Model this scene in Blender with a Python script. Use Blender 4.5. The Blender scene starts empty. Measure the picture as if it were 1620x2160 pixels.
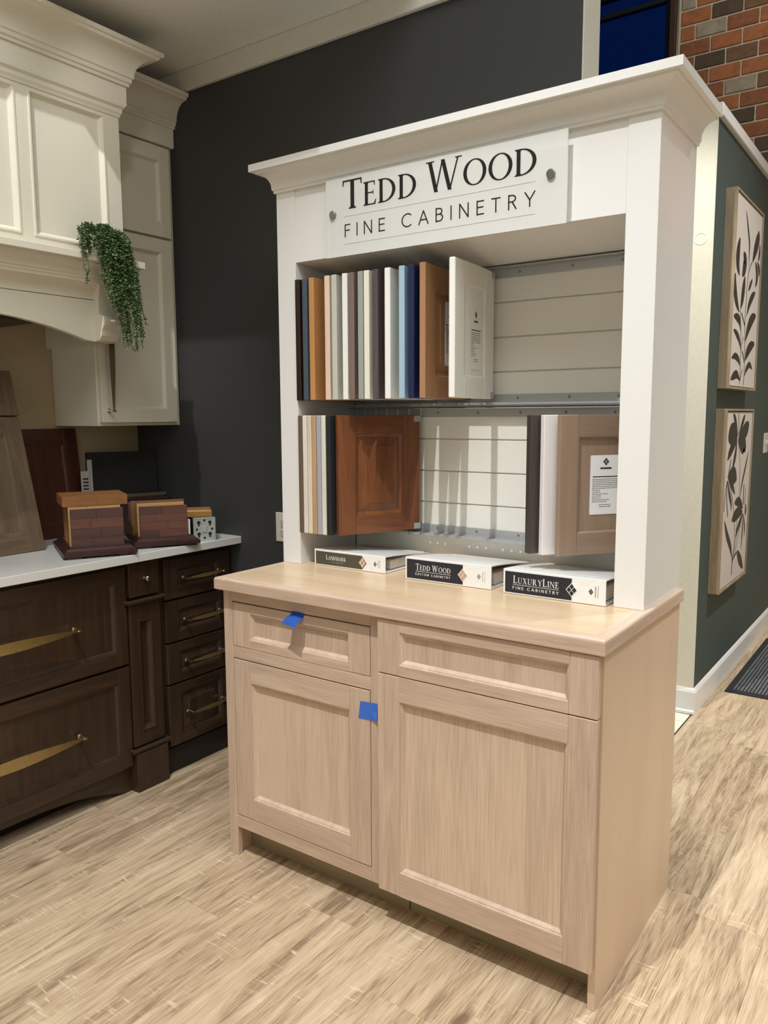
import bpy, bmesh, math, random
from math import sin, cos, pi, radians
from mathutils import Vector, Matrix

# ------------------------------------------------------------------ camera
S = bpy.context.scene
col = S.collection
RR = [[0.8173690990, 0.5760976748, -0.0043846309], [0.0666058753, -0.1020548019, -0.9925464598], [-0.5722511803, 0.8109847634, -0.1217879314]]
CC = (0.5893019, -1.6918865, 1.4095302)
FPX = 1672.143
cam = bpy.data.objects.new('camera', bpy.data.cameras.new('camera'))
col.objects.link(cam)
cam.data.sensor_fit = 'HORIZONTAL'
cam.data.sensor_width = 36.0
cam.data.lens = 36.0 * FPX / 1620.0
cam.data.clip_start = 0.05
M = Matrix(((RR[0][0], -RR[1][0], -RR[2][0], CC[0]),
            (RR[0][1], -RR[1][1], -RR[2][1], CC[1]),
            (RR[0][2], -RR[1][2], -RR[2][2], CC[2]), (0, 0, 0, 1)))
cam.matrix_world = M
S.camera = cam
# ------------------------------------------------------------------ world, exposure
w = bpy.data.worlds.new('dusk'); S.world = w; w.use_nodes = True
bg = w.node_tree.nodes['Background']
bg.inputs['Color'].default_value = (0.004, 0.022, 0.12, 1)
bg.inputs['Strength'].default_value = 0.35
S.view_settings.view_transform = 'Standard'
S.view_settings.look = 'None'
S.view_settings.exposure = 0.0
S.view_settings.gamma = 1.0
S.view_settings.use_curve_mapping = False

# ------------------------------------------------------------------ lights
def spot(name, loc, target, energy, angle, blend, color, size):
    l = bpy.data.lights.new(name, 'SPOT'); l.energy = energy; l.spot_size = radians(angle)
    l.spot_blend = blend; l.color = color; l.shadow_soft_size = size
    o = bpy.data.objects.new(name, l); col.objects.link(o); o.location = loc
    o.rotation_euler = (Vector(target) - Vector(loc)).to_track_quat('-Z', 'Y').to_euler()
    return o
def area(name, loc, rot, energy, sx, sy, color):
    l = bpy.data.lights.new(name, 'AREA'); l.shape = 'RECTANGLE'; l.energy = energy
    l.size = sx; l.size_y = sy; l.color = color
    o = bpy.data.objects.new(name, l); col.objects.link(o); o.location = loc; o.rotation_euler = rot
    return o
WARM = (0.985, 0.985, 1.0)
NEUT = (0.85, 0.94, 1.0)
spot('track_spot', (-0.42, -1.65, 4.7), (-0.34, -0.28, 0.40), 600, 54, 0.9, WARM, 0.022)
spot('kitchen_spot', (-0.95, -1.65, 4.6), (-2.10, 0.02, 2.05), 320, 28, 0.9, WARM, 0.022)
spot('cabinet_spot', (-1.50, -0.10, 2.76), (-2.10, 0.42, 2.1), 3.5, 75, 1.0, WARM, 0.03)
spot('passage_spot', (-0.55, 0.95, 3.9), (-0.42, 2.0, 0.9), 270, 50, 0.6, (1, .99, .92), 0.03)
spot('hall_spot', (1.5, 2.3, 4.8), (0.6, 2.0, 0.0), 560, 74, 0.9, WARM, 0.05)
spot('brick_spot', (0.3, 2.6, 4.9), (-0.7, 4.05, 3.4), 66, 90, 0.9, WARM, 0.05)
area('overhead_fill', (1.5, -1.9, 5.1), (0, 0, 0), 165, 3.4, 4.0, NEUT)  # added overhead fill for the ambient level, not a fixture
area('side_fill', (2.9, 0.6, 2.6), (0, radians(80), 0), 12, 1.6, 2.4, NEUT)  # unseen fill added to lift the faces that look right
area('front_fill', (0.5, -4.2, 1.9), (radians(82), 0, radians(8)), 17, 2.6, 1.6, NEUT)  # unseen fill added behind the camera to brighten the hutch bays
spot('red_tint_spot', (0.55, 0.70, 2.08), (0.0, 0.42, 1.98), 1.6, 40, 1.0, (1, .10, .08), 0.05)  # unseen red spot added to tint the top of the right post side

# ------------------------------------------------------------------ helpers
def lin(c):
    return tuple(((v/255.0)/12.92 if v/255.0 <= .04045 else ((v/255.0+.055)/1.055)**2.4) for v in c) + (1,)
ORG = {}
def obj(name, bm, mat, parent=None, smooth=False, local=False):
    me = bpy.data.meshes.new(name)
    if parent is not None and not local:
        bmesh.ops.translate(bm, verts=bm.verts, vec=-ORG[parent.name])
    bm.to_mesh(me); bm.free()
    o = bpy.data.objects.new(name, me); col.objects.link(o)
    for m in (mat if isinstance(mat, (list, tuple)) else [mat]): me.materials.append(m)
    if smooth:
        for p in me.polygons: p.use_smooth = True
    if parent is not None:
        o.parent = parent; ORG[o.name] = ORG[parent.name]
    else: ORG[o.name] = Vector((0, 0, 0))
    return o
def thing(name, label, cat, loc=(0, 0, 0), rotz=0, group=None, rot=None):
    o = bpy.data.objects.new(name, None); col.objects.link(o); o.location = loc
    o.rotation_euler = rot if rot else (0, 0, rotz)
    o.empty_display_size = .05
    o['label'] = label; o['category'] = cat
    if group: o['group'] = group
    ORG[o.name] = Vector(loc)
    return o
def tag(o, label, cat, group=None):
    o['label'] = label; o['category'] = cat
    if group: o['group'] = group
    return o
def struct(name, bm, mat, parent=None, label=None):
    o = obj(name, bm, mat, parent)
    if parent is None: o['kind'] = 'structure'
    return o
def ident(x, y, z): return Vector((x, y, z))
def box(bm, x0, x1, y0, y1, z0, z1, c=0.0, f=ident, mi=0):
    """box with optional chamfer on all edges; f maps coordinates"""
    if x1 < x0: x0, x1 = x1, x0
    if y1 < y0: y0, y1 = y1, y0
    if z1 < z0: z0, z1 = z1, z0
    if c <= 0:
        vs = [bm.verts.new(f(x, y, z)) for x in (x0, x1) for y in (y0, y1) for z in (z0, z1)]
        for q in ((0, 1, 3, 2), (4, 6, 7, 5), (0, 4, 5, 1), (2, 3, 7, 6), (0, 2, 6, 4), (1, 5, 7, 3)):
            bm.faces.new([vs[i] for i in q]).material_index = mi
        return
    V = {}
    X = (x0, x1); Y = (y0, y1); Z = (z0, z1)
    for i in (0, 1):
        for j in (0, 1):
            for k in (0, 1):
                sx, sy, sz = (1, -1)[i], (1, -1)[j], (1, -1)[k]
                V[i, j, k, 'x'] = bm.verts.new(f(X[i], Y[j]+sy*c, Z[k]+sz*c))
                V[i, j, k, 'y'] = bm.verts.new(f(X[i]+sx*c, Y[j], Z[k]+sz*c))
                V[i, j, k, 'z'] = bm.verts.new(f(X[i]+sx*c, Y[j]+sy*c, Z[k]))
    def F(*k): bm.faces.new([V[a] for a in k]).material_index = mi
    for i in (0, 1):
        F((i,0,0,'x'), (i,1,0,'x'), (i,1,1,'x'), (i,0,1,'x'))
        F((0,i,0,'y'), (1,i,0,'y'), (1,i,1,'y'), (0,i,1,'y'))
        F((0,0,i,'z'), (1,0,i,'z'), (1,1,i,'z'), (0,1,i,'z'))
        for j in (0, 1):
            F((i,j,0,'x'), (i,j,1,'x'), (i,j,1,'y'), (i,j,0,'y'))
            F((i,0,j,'x'), (i,1,j,'x'), (i,1,j,'z'), (i,0,j,'z'))
            F((0,i,j,'y'), (1,i,j,'y'), (1,i,j,'z'), (0,i,j,'z'))
            for k in (0, 1):
                F((i,j,k,'x'), (i,j,k,'y'), (i,j,k,'z'))
def done(bm):
    bmesh.ops.recalc_face_normals(bm, faces=bm.faces); return bm
def B(*a, **k):
    bm = bmesh.new(); box(bm, *a, **k); return done(bm)
def loops(bm, L, mi=0, cap0=False, cap1=False, close=True):
    """bridge a list of vertex loops (lists of Vectors)"""
    R = [[bm.verts.new(p) for p in l] for l in L]
    for a, b in zip(R[:-1], R[1:]):
        n = len(a)
        for i in range(n if close else n-1):
            j = (i+1) % n
            try: bm.faces.new((a[i], a[j], b[j], b[i])).material_index = mi
            except ValueError: pass
    if cap0: bm.faces.new(R[0]).material_index = mi
    if cap1: bm.faces.new(R[-1]).material_index = mi
def cyl(bm, p0, p1, r0, r1=None, n=14, mi=0):
    p0, p1 = Vector(p0), Vector(p1); r1 = r0 if r1 is None else r1
    d = (p1-p0).normalized(); a = d.orthogonal().normalized(); b = d.cross(a)
    L = [[p+(a*cos(2*pi*i/n)+b*sin(2*pi*i/n))*r for i in range(n)] for p, r in ((p0, r0), (p1, r1))]
    loops(bm, L, mi, True, True)
def tube(bm, pts, radii, n=10, sx=1.0, sy=1.0, up=None):
    pts = [Vector(p) for p in pts]; L = []
    for i, p in enumerate(pts):
        d = (pts[min(i+1, len(pts)-1)]-pts[max(i-1, 0)]).normalized()
        a = (up.cross(d).normalized() if up is not None else d.orthogonal().normalized()); b = d.cross(a)
        r = radii[i] if isinstance(radii, (list, tuple)) else radii
        L.append([p+a*cos(2*pi*k/n)*r*sx+b*sin(2*pi*k/n)*r*sy for k in range(n)])
    loops(bm, L, 0, True, True)
def prism(bm, pts, d0, d1, f, mi=0):
    """polygon pts (u,v) extruded between depths d0,d1; f(u,v,d)"""
    loops(bm, [[f(u, v, d0) for u, v in pts], [f(u, v, d1) for u, v in pts]], mi, True, True)
def sweep(bm, path, prof, closed=False):
    """path [(x,y)], profile [(out,z)] pushed to the right of travel; mitred corners"""
    n = len(path); L = []
    for i, p in enumerate(path):
        p = Vector(p)
        nm = []
        if i > 0: d = (p-Vector(path[i-1])).normalized(); nm.append(Vector((d.y, -d.x)))
        if i < n-1: d = (Vector(path[i+1])-p).normalized(); nm.append(Vector((d.y, -d.x)))
        m = nm[0] if len(nm) == 1 else (nm[0]+nm[1]) / (1+nm[0].dot(nm[1]))
        L.append([Vector((p.x+m.x*o, p.y+m.y*o, z)) for o, z in prof])
    loops(bm, L, 0, True, True)
    return done(bm)
def arc(cx, cz, r, a0, a1, n=8, rz=None):
    rz = r if rz is None else rz
    return [(cx+r*cos(radians(a0+(a1-a0)*i/n)), cz+rz*sin(radians(a0+(a1-a0)*i/n))) for i in range(n+1)]

# ------------------------------------------------------------------ materials
MATS = {}
def base_mat(name):
    m = bpy.data.materials.new(name); m.use_nodes = True
    nt = m.node_tree; b = nt.nodes['Principled BSDF']
    return m, nt, b
def paint(name, c, rough=.45, bump=.02, var=.02, scale=60):
    m, nt, b = base_mat(name)
    b.inputs['Roughness'].default_value = rough
    tc = nt.nodes.new('ShaderNodeTexCoord'); n = nt.nodes.new('ShaderNodeTexNoise')
    n.inputs['Scale'].default_value = scale; n.inputs['Detail'].default_value = 4
    nt.links.new(tc.outputs['Object'], n.inputs['Vector'])
    r = nt.nodes.new('ShaderNodeValToRGB')
    k = lin(c)
    r.color_ramp.elements[0].color = tuple(v*(1-var*2) for v in k[:3])+(1,)
    r.color_ramp.elements[1].color = tuple(min(1, v*(1+var)) for v in k[:3])+(1,)
    r.color_ramp.elements[0].position = .3; r.color_ramp.elements[1].position = .7
    nt.links.new(n.outputs['Fac'], r.inputs['Fac']); nt.links.new(r.outputs['Color'], b.inputs['Base Color'])
    if bump:
        bp = nt.nodes.new('ShaderNodeBump'); bp.inputs['Strength'].default_value = bump*4; bp.inputs['Distance'].default_value = .001
        nt.links.new(n.outputs['Fac'], bp.inputs['Height']); nt.links.new(bp.outputs['Normal'], b.inputs['Normal'])
    return m
def metal(name, c, rough=.3, met=1.0):
    m, nt, b = base_mat(name)
    b.inputs['Metallic'].default_value = met; b.inputs['Base Color'].default_value = lin(c)
    tc = nt.nodes.new('ShaderNodeTexCoord'); mp = nt.nodes.new('ShaderNodeMapping')
    mp.inputs['Scale'].default_value = (3, 200, 200)
    n = nt.nodes.new('ShaderNodeTexNoise'); n.inputs['Scale'].default_value = 2
    nt.links.new(tc.outputs['Object'], mp.inputs['Vector']); nt.links.new(mp.outputs['Vector'], n.inputs['Vector'])
    mr = nt.nodes.new('ShaderNodeMapRange'); mr.inputs['To Min'].default_value = rough*.8; mr.inputs['To Max'].default_value = rough*1.25
    nt.links.new(n.outputs['Fac'], mr.inputs['Value']); nt.links.new(mr.outputs['Result'], b.inputs['Roughness'])
    return m
def wood(name, stops, axis='z', scale=1.0, rough=.45, stretch=14, fine=.35, dist=1.2, bump=.15, rnd=.0, knots=False, marks=0):
    """stops: list of (pos, rgb)"""
    m, nt, b = base_mat(name)
    N = nt.nodes.new; K = nt.links.new
    tc = N('ShaderNodeTexCoord'); oi = N('ShaderNodeObjectInfo')
    ad = N('ShaderNodeVectorMath'); ad.operation = 'ADD'
    ml = N('ShaderNodeVectorMath'); ml.operation = 'SCALE'; ml.inputs[0].default_value = (31.7, 17.3, 23.9)
    K(oi.outputs['Random'], ml.inputs['Scale']); K(tc.outputs['Object'], ad.inputs[0]); K(ml.outputs[0], ad.inputs[1])
    s = [stretch*scale]*3; s['xyz'.index(axis)] = scale
    mp = N('ShaderNodeMapping'); mp.inputs['Scale'].default_value = s; K(ad.outputs[0], mp.inputs['Vector'])
    n1 = N('ShaderNodeTexNoise'); n1.inputs['Scale'].default_value = 1.6; n1.inputs['Detail'].default_value = 5
    n1.inputs['Distortion'].default_value = dist; n1.inputs['Roughness'].default_value = .6
    K(mp.outputs[0], n1.inputs['Vector'])
    s2 = [scale*420]*3; s2['xyz'.index(axis)] = scale*12
    mp2 = N('ShaderNodeMapping'); mp2.inputs['Scale'].default_value = s2; K(ad.outputs[0], mp2.inputs['Vector'])
    n2 = N('ShaderNodeTexNoise'); n2.inputs['Scale'].default_value = 1.0; n2.inputs['Detail'].default_value = 3
    K(mp2.outputs[0], n2.inputs['Vector'])
    mx = N('ShaderNodeMix'); mx.data_type = 'FLOAT'; mx.inputs['Factor'].default_value = fine
    K(n1.outputs['Fac'], mx.inputs['A']); K(n2.outputs['Fac'], mx.inputs['B'])
    src = mx.outputs['Result']
    if rnd:
        a = N('ShaderNodeMath'); a.operation = 'MULTIPLY_ADD'; a.inputs[1].default_value = rnd; a.inputs[2].default_value = -rnd/2
        K(oi.outputs['Random'], a.inputs[0]); a2 = N('ShaderNodeMath'); a2.operation = 'ADD'
        K(src, a2.inputs[0]); K(a.outputs[0], a2.inputs[1]); src = a2.outputs[0]
    cr = N('ShaderNodeValToRGB')
    while len(cr.color_ramp.elements) < len(stops): cr.color_ramp.elements.new(.5)
    for e, (p, c) in zip(cr.color_ramp.elements, stops): e.position = p; e.color = lin(c)
    K(src, cr.inputs['Fac']); out = cr.outputs['Color']
    if marks:
        # rough-sawn cross marks and darker streaks
        s3 = [scale*9]*3; s3['xyz'.index(axis)] = scale*75; s3[2] = scale*9 if axis != 'z' else s3[2]
        mp3 = N('ShaderNodeMapping'); mp3.inputs['Scale'].default_value = s3; K(ad.outputs[0], mp3.inputs['Vector'])
        n3 = N('ShaderNodeTexNoise'); n3.inputs['Scale'].default_value = 1.0; n3.inputs['Detail'].default_value = 3; n3.inputs['Distortion'].default_value = 1.5
        K(mp3.outputs[0], n3.inputs['Vector'])
        n4 = N('ShaderNodeTexNoise'); n4.inputs['Scale'].default_value = 4.5; n4.inputs['Detail'].default_value = 2
        mp4 = N('ShaderNodeMapping'); s4 = [scale*3]*3; s4['xyz'.index(axis)] = scale*.8; mp4.inputs['Scale'].default_value = s4
        K(ad.outputs[0], mp4.inputs['Vector']); K(mp4.outputs[0], n4.inputs['Vector'])
        r3 = N('ShaderNodeValToRGB'); r3.color_ramp.elements[0].position = .56; r3.color_ramp.elements[1].position = .70
        r4 = N('ShaderNodeValToRGB'); r4.color_ramp.elements[0].position = .50; r4.color_ramp.elements[1].position = .64
        K(n3.outputs['Fac'], r3.inputs['Fac']); K(n4.outputs['Fac'], r4.inputs['Fac'])
        mm = N('ShaderNodeMath'); mm.operation = 'MULTIPLY'; K(r3.outputs['Color'], mm.inputs[0]); K(r4.outputs['Color'], mm.inputs[1])
        m2 = N('ShaderNodeMath'); m2.operation = 'MULTIPLY'; m2.inputs[1].default_value = marks; K(mm.outputs[0], m2.inputs[0])
        mc = N('ShaderNodeMix'); mc.data_type = 'RGBA'; mc.inputs['B'].default_value = lin((238, 218, 184))
        K(m2.outputs[0], mc.inputs['Factor']); K(out, mc.inputs['A']); out = mc.outputs['Result']
    if knots:
        v = N('ShaderNodeTexVoronoi'); v.inputs['Scale'].default_value = 1.0
        s5 = [4.2]*3; s5['xyz'.index(axis)] = 1.5
        mp5 = N('ShaderNodeMapping'); mp5.inputs['Scale'].default_value = s5
        K(ad.outputs[0], mp5.inputs['Vector'])
        wn = N('ShaderNodeTexNoise'); wn.inputs['Scale'].default_value = 12; K(ad.outputs[0], wn.inputs['Vector'])
        wm = N('ShaderNodeVectorMath'); wm.operation = 'MULTIPLY_ADD'; wm.inputs[1].default_value = (.12, .12, .12)
        K(wn.outputs['Color'], wm.inputs[0]); K(mp5.outputs[0], wm.inputs[2]); K(wm.outputs[0], v.inputs['Vector'])
        rk = N('ShaderNodeValToRGB'); rk.color_ramp.elements[0].position = .035; rk.color_ramp.elements[0].color = (.8, .8, .8, 1)
        rk.color_ramp.elements[1].position = .10; rk.color_ramp.elements[1].color = (0, 0, 0, 1)
        K(v.outputs['Distance'], rk.inputs['Fac'])
        mk = N('ShaderNodeMix'); mk.data_type = 'RGBA'; mk.inputs['B'].default_value = lin((104, 82, 62))
        K(rk.outputs['Color'], mk.inputs['Factor']); K(out, mk.inputs['A']); out = mk.outputs['Result']
    K(out, b.inputs['Base Color'])
    b.inputs['Roughness'].default_value = rough
    if bump:
        bp = N('ShaderNodeBump'); bp.inputs['Strength'].default_value = bump; bp.inputs['Distance'].default_value = .0006
        K(n2.outputs['Fac'], bp.inputs['Height']); K(bp.outputs['Normal'], b.inputs['Normal'])
    return m
OAK = [(.30, (180, 154, 132)), (.46, (198, 172, 150)), (.56, (208, 183, 160)), (.72, (220, 198, 176))]
oak_v = wood('oak_vertical', OAK, 'z', fine=.45)
oak_h = wood('oak_horizontal', OAK, 'x', fine=.45)
oak_y = wood('oak_depth', OAK, 'y', fine=.45)
oak_panel = wood('oak_panel', [(.25, (190, 162, 138)), (.42, (202, 176, 152)), (.55, (220, 195, 168)), (.7, (206, 184, 166))], 'z', scale=.55, stretch=11, fine=.42, dist=.5)
oak_side = wood('oak_side', [(.3, (214, 187, 158)), (.7, (224, 198, 170))], 'z', scale=.5, stretch=8, fine=.3, rough=.4)
oak_top = wood('oak_top', [(.3, (196, 168, 134)), (.5, (208, 182, 148)), (.7, (218, 194, 160))], 'x', scale=.6, fine=.35, rough=.28)
toe_ply = wood('toe_board', [(.3, (150, 134, 104)), (.7, (168, 152, 120))], 'x', rough=.5)
white_p = paint('white_lacquer', (236, 234, 229), .32, 0, .004)
ship_p = paint('shiplap_paint', (234, 231, 220), .20, 0, .004)
cream_p = paint('cream_lacquer', (226, 219, 200), .38, 0, .005)
ceil_p = paint('ceiling_paint', (232, 228, 218), .8, .05)
trim_p = paint('trim_paint', (214, 208, 194), .45, .01)
char_p = paint('charcoal_wall_paint', (58, 58, 58), .6, .06)
beige_p = paint('beige_wall_paint', (178, 163, 134), .7, .05)
creamwall_p = paint('cream_wall_paint', (232, 226, 206), .6, .04)
green_p = paint('green_wall_paint', (66, 78, 72), .6, .05)
base_p = paint('baseboard_paint', (240, 238, 232), .35, 0, .005)
brown = [(.3, (46, 32, 22)), (.5, (60, 43, 30)), (.7, (74, 54, 38))]
dk_v = wood('walnut_stain_vertical', brown, 'z', fine=.3, rough=.38)
dk_h = wood('walnut_stain_horizontal', brown, 'y', fine=.3, rough=.38)
quartz = paint('white_quartz', (222, 220, 214), .2, 0, .01, 200)
brass = metal('brushed_brass', (186, 150, 92), .28)
nickel = metal('satin_nickel', (214, 206, 190), .25)
chrome = metal('dull_chrome', (150, 150, 146), .3, .8)
bronze = metal('aged_bronze', (84, 68, 50), .45, .7)
alu = metal('aluminium', (186, 188, 188), .42, .55)
black_p = paint('black_print', (26, 24, 24), .4, 0, .0)
tape_m = paint('blue_tape', (62, 116, 214), .55, .03, .03, 300)
plank_m = wood('plank_oak', [(.30, (118, 96, 74)), (.40, (152, 128, 102)), (.47, (182, 157, 127)), (.55, (202, 178, 146)), (.68, (220, 198, 166))],
               'y', scale=1.1, stretch=11, fine=.42, dist=1.6, rough=.42, bump=.25, rnd=.07, knots=True, marks=.7)
# ------------------------------------------------------------------ structure
rnd = random.Random(7)
# sub floor and individually laid planks running along y
struct('floor', B(-2.6, 3.2, -4.5, 4.05, -.06, -.006), paint('floor_gap', (140, 116, 88), .8))
FLOOR = bpy.data.objects['floor']
def plank(x0, x1, y0, y1):
    h = rnd.uniform(-.0004, .0004)
    o = obj('plank', B(x0+.0003, x1-.0003, y0+.0003, y1-.0003, -.006, h, c=.0007), plank_m, FLOOR)
PW = .182
x = -2.45
i = 0
while x < 2.6:
    y = -2.0 - rnd.uniform(0, 1.2)
    while y < 4.05:
        y1 = min(y+1.22, 4.05)
        xa, xb, ya, yb = x, min(x+PW, 2.6), max(y, -2.4), y1
        if yb > ya and not (x > .9 and ya < -1.4):
            if xa < -.3 and yb > .74:           # tiled floor starts behind the dark wall
                if xa < -.3 < xb and yb > .74:
                    plank(-.3, xb, max(ya, .74), yb)
                if ya < .74: plank(xa, xb, ya, .74)
            else: plank(xa, xb, ya, yb)
        y = y1
    x += PW
for i in range(3):
    for j in range(5):
        obj('floor_tile', B(-.302-.305*(i+1)+.002, -.302-.305*i-.002, .745+.305*j+.002, .745+.305*(j+1)-.002, -.006, .001, c=.001),
            TILE if 'TILE' in globals() else paint('cream_floor_tile', (240, 234, 216), .25, .01) if i+j == 0 else bpy.data.materials['cream_floor_tile'], FLOOR)
# transition strip is the thin dark line where tile meets plank
obj('transition_strip', B(-.304, -.298, .74, 2.09, -.006, .002), metal('dark_strip', (90, 80, 66), .5), FLOOR)

struct('ceiling', B(-2.6, -.86, -.22, .62, 2.785, 2.9), ceil_p)
struct('wall_back', B(-2.55, -.337, .62, .74, 0, 5.2), char_p)
struct('wall_left', B(-2.55, -2.41, -4.5, .62, 0, 5.2), beige_p)
struct('wall_front', B(-2.6, 3.3, -4.62, -4.5, 0, 5.2), beige_p)
struct('wall_right', B(3.2, 3.32, -4.5, 4.2, 0, 5.2), beige_p)
struct('ceiling_high', B(-3.4, 3.4, -4.6, 4.3, 5.2, 5.3), ceil_p)
struct('trim_1', B(-2.41, -.335, .60, .62, 2.705, 2.785, c=.003), trim_p)          # cornice board
struct('trim_2', B(-.337, -.333, .6195, .742, 0, 5.2), trim_p)              # casing at the end of the dark wall
# partition with a cream end and a green long face
bm = bmesh.new(); box(bm, -.42, -.3, 2.09, 4.05, 0, 2.68); done(bm)
bm.faces.ensure_lookup_table()
for f in bm.faces:
    if f.normal.x > .5: f.material_index = 1
part = struct('wall_partition', bm, [creamwall_p, green_p])
struct('trim_3', B(-.44, -.28, 2.075, 4.05, 2.68, 2.735, c=.004), base_p)
bm = bmesh.new()
L = [[Vector((-.39+.028*r*cos(a)*1.0, 2.0895-(.0008 if k else 0), 2.178+.028*r*sin(a))) for a in [2*pi*q/28 for q in range(28)]] for r, k in ((1.0, 0), (.97, 1), (.83, 1), (.8, 0))]
L = [[Vector((p.x+.035, p.y, p.z)) for p in l] for l in L]
loops(bm, L)
obj('adhesive_ring', bm, paint('adhesive', (246, 244, 232), .3), part)
# baseboards: flat board with a sloped cap, plus a shoe on the tiled side
bp_prof = [(0, 0), (.012, 0), (.012, .105), (.006, .118), (0, .125)]
bm = bmesh.new(); sweep(bm, [(-.42, 2.09), (-.30, 2.09), (-.30, 4.05)], bp_prof)
struct('baseboard_partition', bm, base_p)
struct('trim_4', B(-.42, -.289, 2.062, 2.078, 0.001, .022, c=.005), base_p)
# far wall: brick above a plain mortared wall, window with blue dusk behind
mort = paint('mortar', (196, 182, 156), .9, .1, .05, 40)
bm = bmesh.new()
box(bm, -1.10, 3.2, 4.07, 4.25, 0, 5.2); box(bm, -3.4, -1.10, 4.07, 4.25, 0, 1.6); box(bm, -3.4, -1.10, 4.07, 4.25, 4.35, 5.2)
wf = struct('wall_far', done(bm), mort)
BR = []
for nm, c in (('orange', (168, 104, 62)), ('rust', (146, 90, 56)), ('brown', (122, 88, 58)), ('umber', (88, 70, 52)), ('pale', (160, 146, 122))):
    BR.append(wood('brick_'+nm, [(.3, tuple(int(v*.82) for v in c)), (.55, c), (.75, tuple(min(255, int(v*1.15)) for v in c))], 'x', scale=9, stretch=1.2, fine=.3, rough=.85, bump=.6))
rb = random.Random(11)
PZ, PX = .0985, .196
zb0 = 3.957+.004 - 20*PZ
meshes = {}
for r in range(6, 31):
    z0 = zb0 + r*PZ + .006; z1 = zb0 + (r+1)*PZ - .006
    if z1 > 4.6: break
    off = (PX*.5 if r % 2 else 0)
    x0 = -1.035
    k = 0
    while x0 < .35:
        x1 = x0+PX if not (k == 0 and off) else x0+off
        m = rb.choices(BR, (5, 4, 2.4, 1.6, 1.6))[0]
        d = rb.uniform(.005, .009)
        obj('brick', B(x0+.005, x1-.005, 4.07-d, 4.075, z0, z1, c=.003), m, wf)
        x0 = x1; k += 1
struct('trim_5', B(-1.10, -1.062, 4.035, 4.10, 1.6, 4.6, c=.003), wood('brown_trim', [(.3, (58, 38, 24)), (.7, (78, 52, 34))], 'z'))
tag(obj('conduit', (lambda bm: (cyl(bm, (-1.050, 4.045, 1.6), (-1.050, 4.045, 4.9), .008), done(bm))[1])(bmesh.new()), metal('grey_conduit', (150, 140, 126), .5), smooth=True),
    'thin grey metal conduit running up beside the brick and blue window', 'conduit')
# window: frame, glass, dusk beyond
bm = bmesh.new()
fr = paint('window_frame_dark', (22, 26, 30), .5)
for a in ((-3.4, -1.10, 1.6, 1.66), (-3.4, -1.10, 4.29, 4.35), (-1.14, -1.10, 1.6, 4.35), (-2.3, -2.24, 1.66, 4.29)):
    box(bm, a[0], a[1], 4.09, 4.15, a[2], a[3], c=.004)
win = struct('window_1', done(bm), fr)
m, nt, b = base_mat('window_glass'); b.inputs['Base Color'].default_value = (.6, .75, .9, 1); b.inputs['Roughness'].default_value = .02
b.inputs['Transmission Weight'].default_value = 1.0; b.inputs['IOR'].default_value = 1.1
obj('pane', B(-2.24, -1.14, 4.115, 4.121, 1.66, 4.29), m, win)
obj('pane', B(-3.4, -2.3, 4.115, 4.121, 1.66, 4.29), m, win)
obj('transom_bar', B(-3.4, -1.10, 4.095, 4.145, 4.17, 4.20, c=.003), fr, win)

# entrance mat
mat_r = paint('mat_rubber', (34, 34, 36), .8, .1)
bm = bmesh.new(); box(bm, -.245, 1.1, 2.49, 3.65, 0.0006, .008, c=.003)
mt = obj('door_mat', done(bm), mat_r); tag(mt, 'dark grey ribbed entrance mat on the wood floor beside the green wall', 'mat')
bm = bmesh.new()
rm = random.Random(3)
yy = 2.53
xr = -.21
while xr < 1.07:
    y = 2.53
    while y < 3.61:
        l = rm.uniform(.008, .014)
        box(bm, xr, xr+.009, y, y+l, .008, .0115); y += .018
    xr += .0165
o = obj('carpet_rib', done(bm), paint('mat_pile', (120, 120, 124), .95, .1, .15, 400), mt); o['kind'] = 'stuff'
# a slim conduit-coloured light switch at the far end of the green wall
def plate(name, f, w, h, mat, parent=None):
    bm = bmesh.new()
    L = []
    for ins, d in ((0, 0), (0, .003), (.003, .0055), (w/2-.001, .006)):
        L.append([f(sx*(w/2-ins), d, sz*(h/2-min(ins, h/2-.002))) for sx, sz in ((-1, -1), (1, -1), (1, 1), (-1, 1))])
    loops(bm, L, 0, True, True)
    return obj(name, done(bm), mat, parent)
plas = paint('switch_plastic', (222, 216, 204), .35)
sw = thing('light_switch', 'pale light switch plate on the green wall right of the two pictures', 'switch', (-.3, 3.58, 1.23))
f = lambda a, d, h: Vector((-.2998+d, 3.58+a, 1.23+h))
plate('plate', f, .115, .12, plas, sw)
for a in (-.024, .024):
    bm = bmesh.new(); box(bm, -.294, -.286, 3.575+a, 3.585+a, 1.222, 1.246, c=.002); obj('toggle', done(bm), plas, sw)

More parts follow.
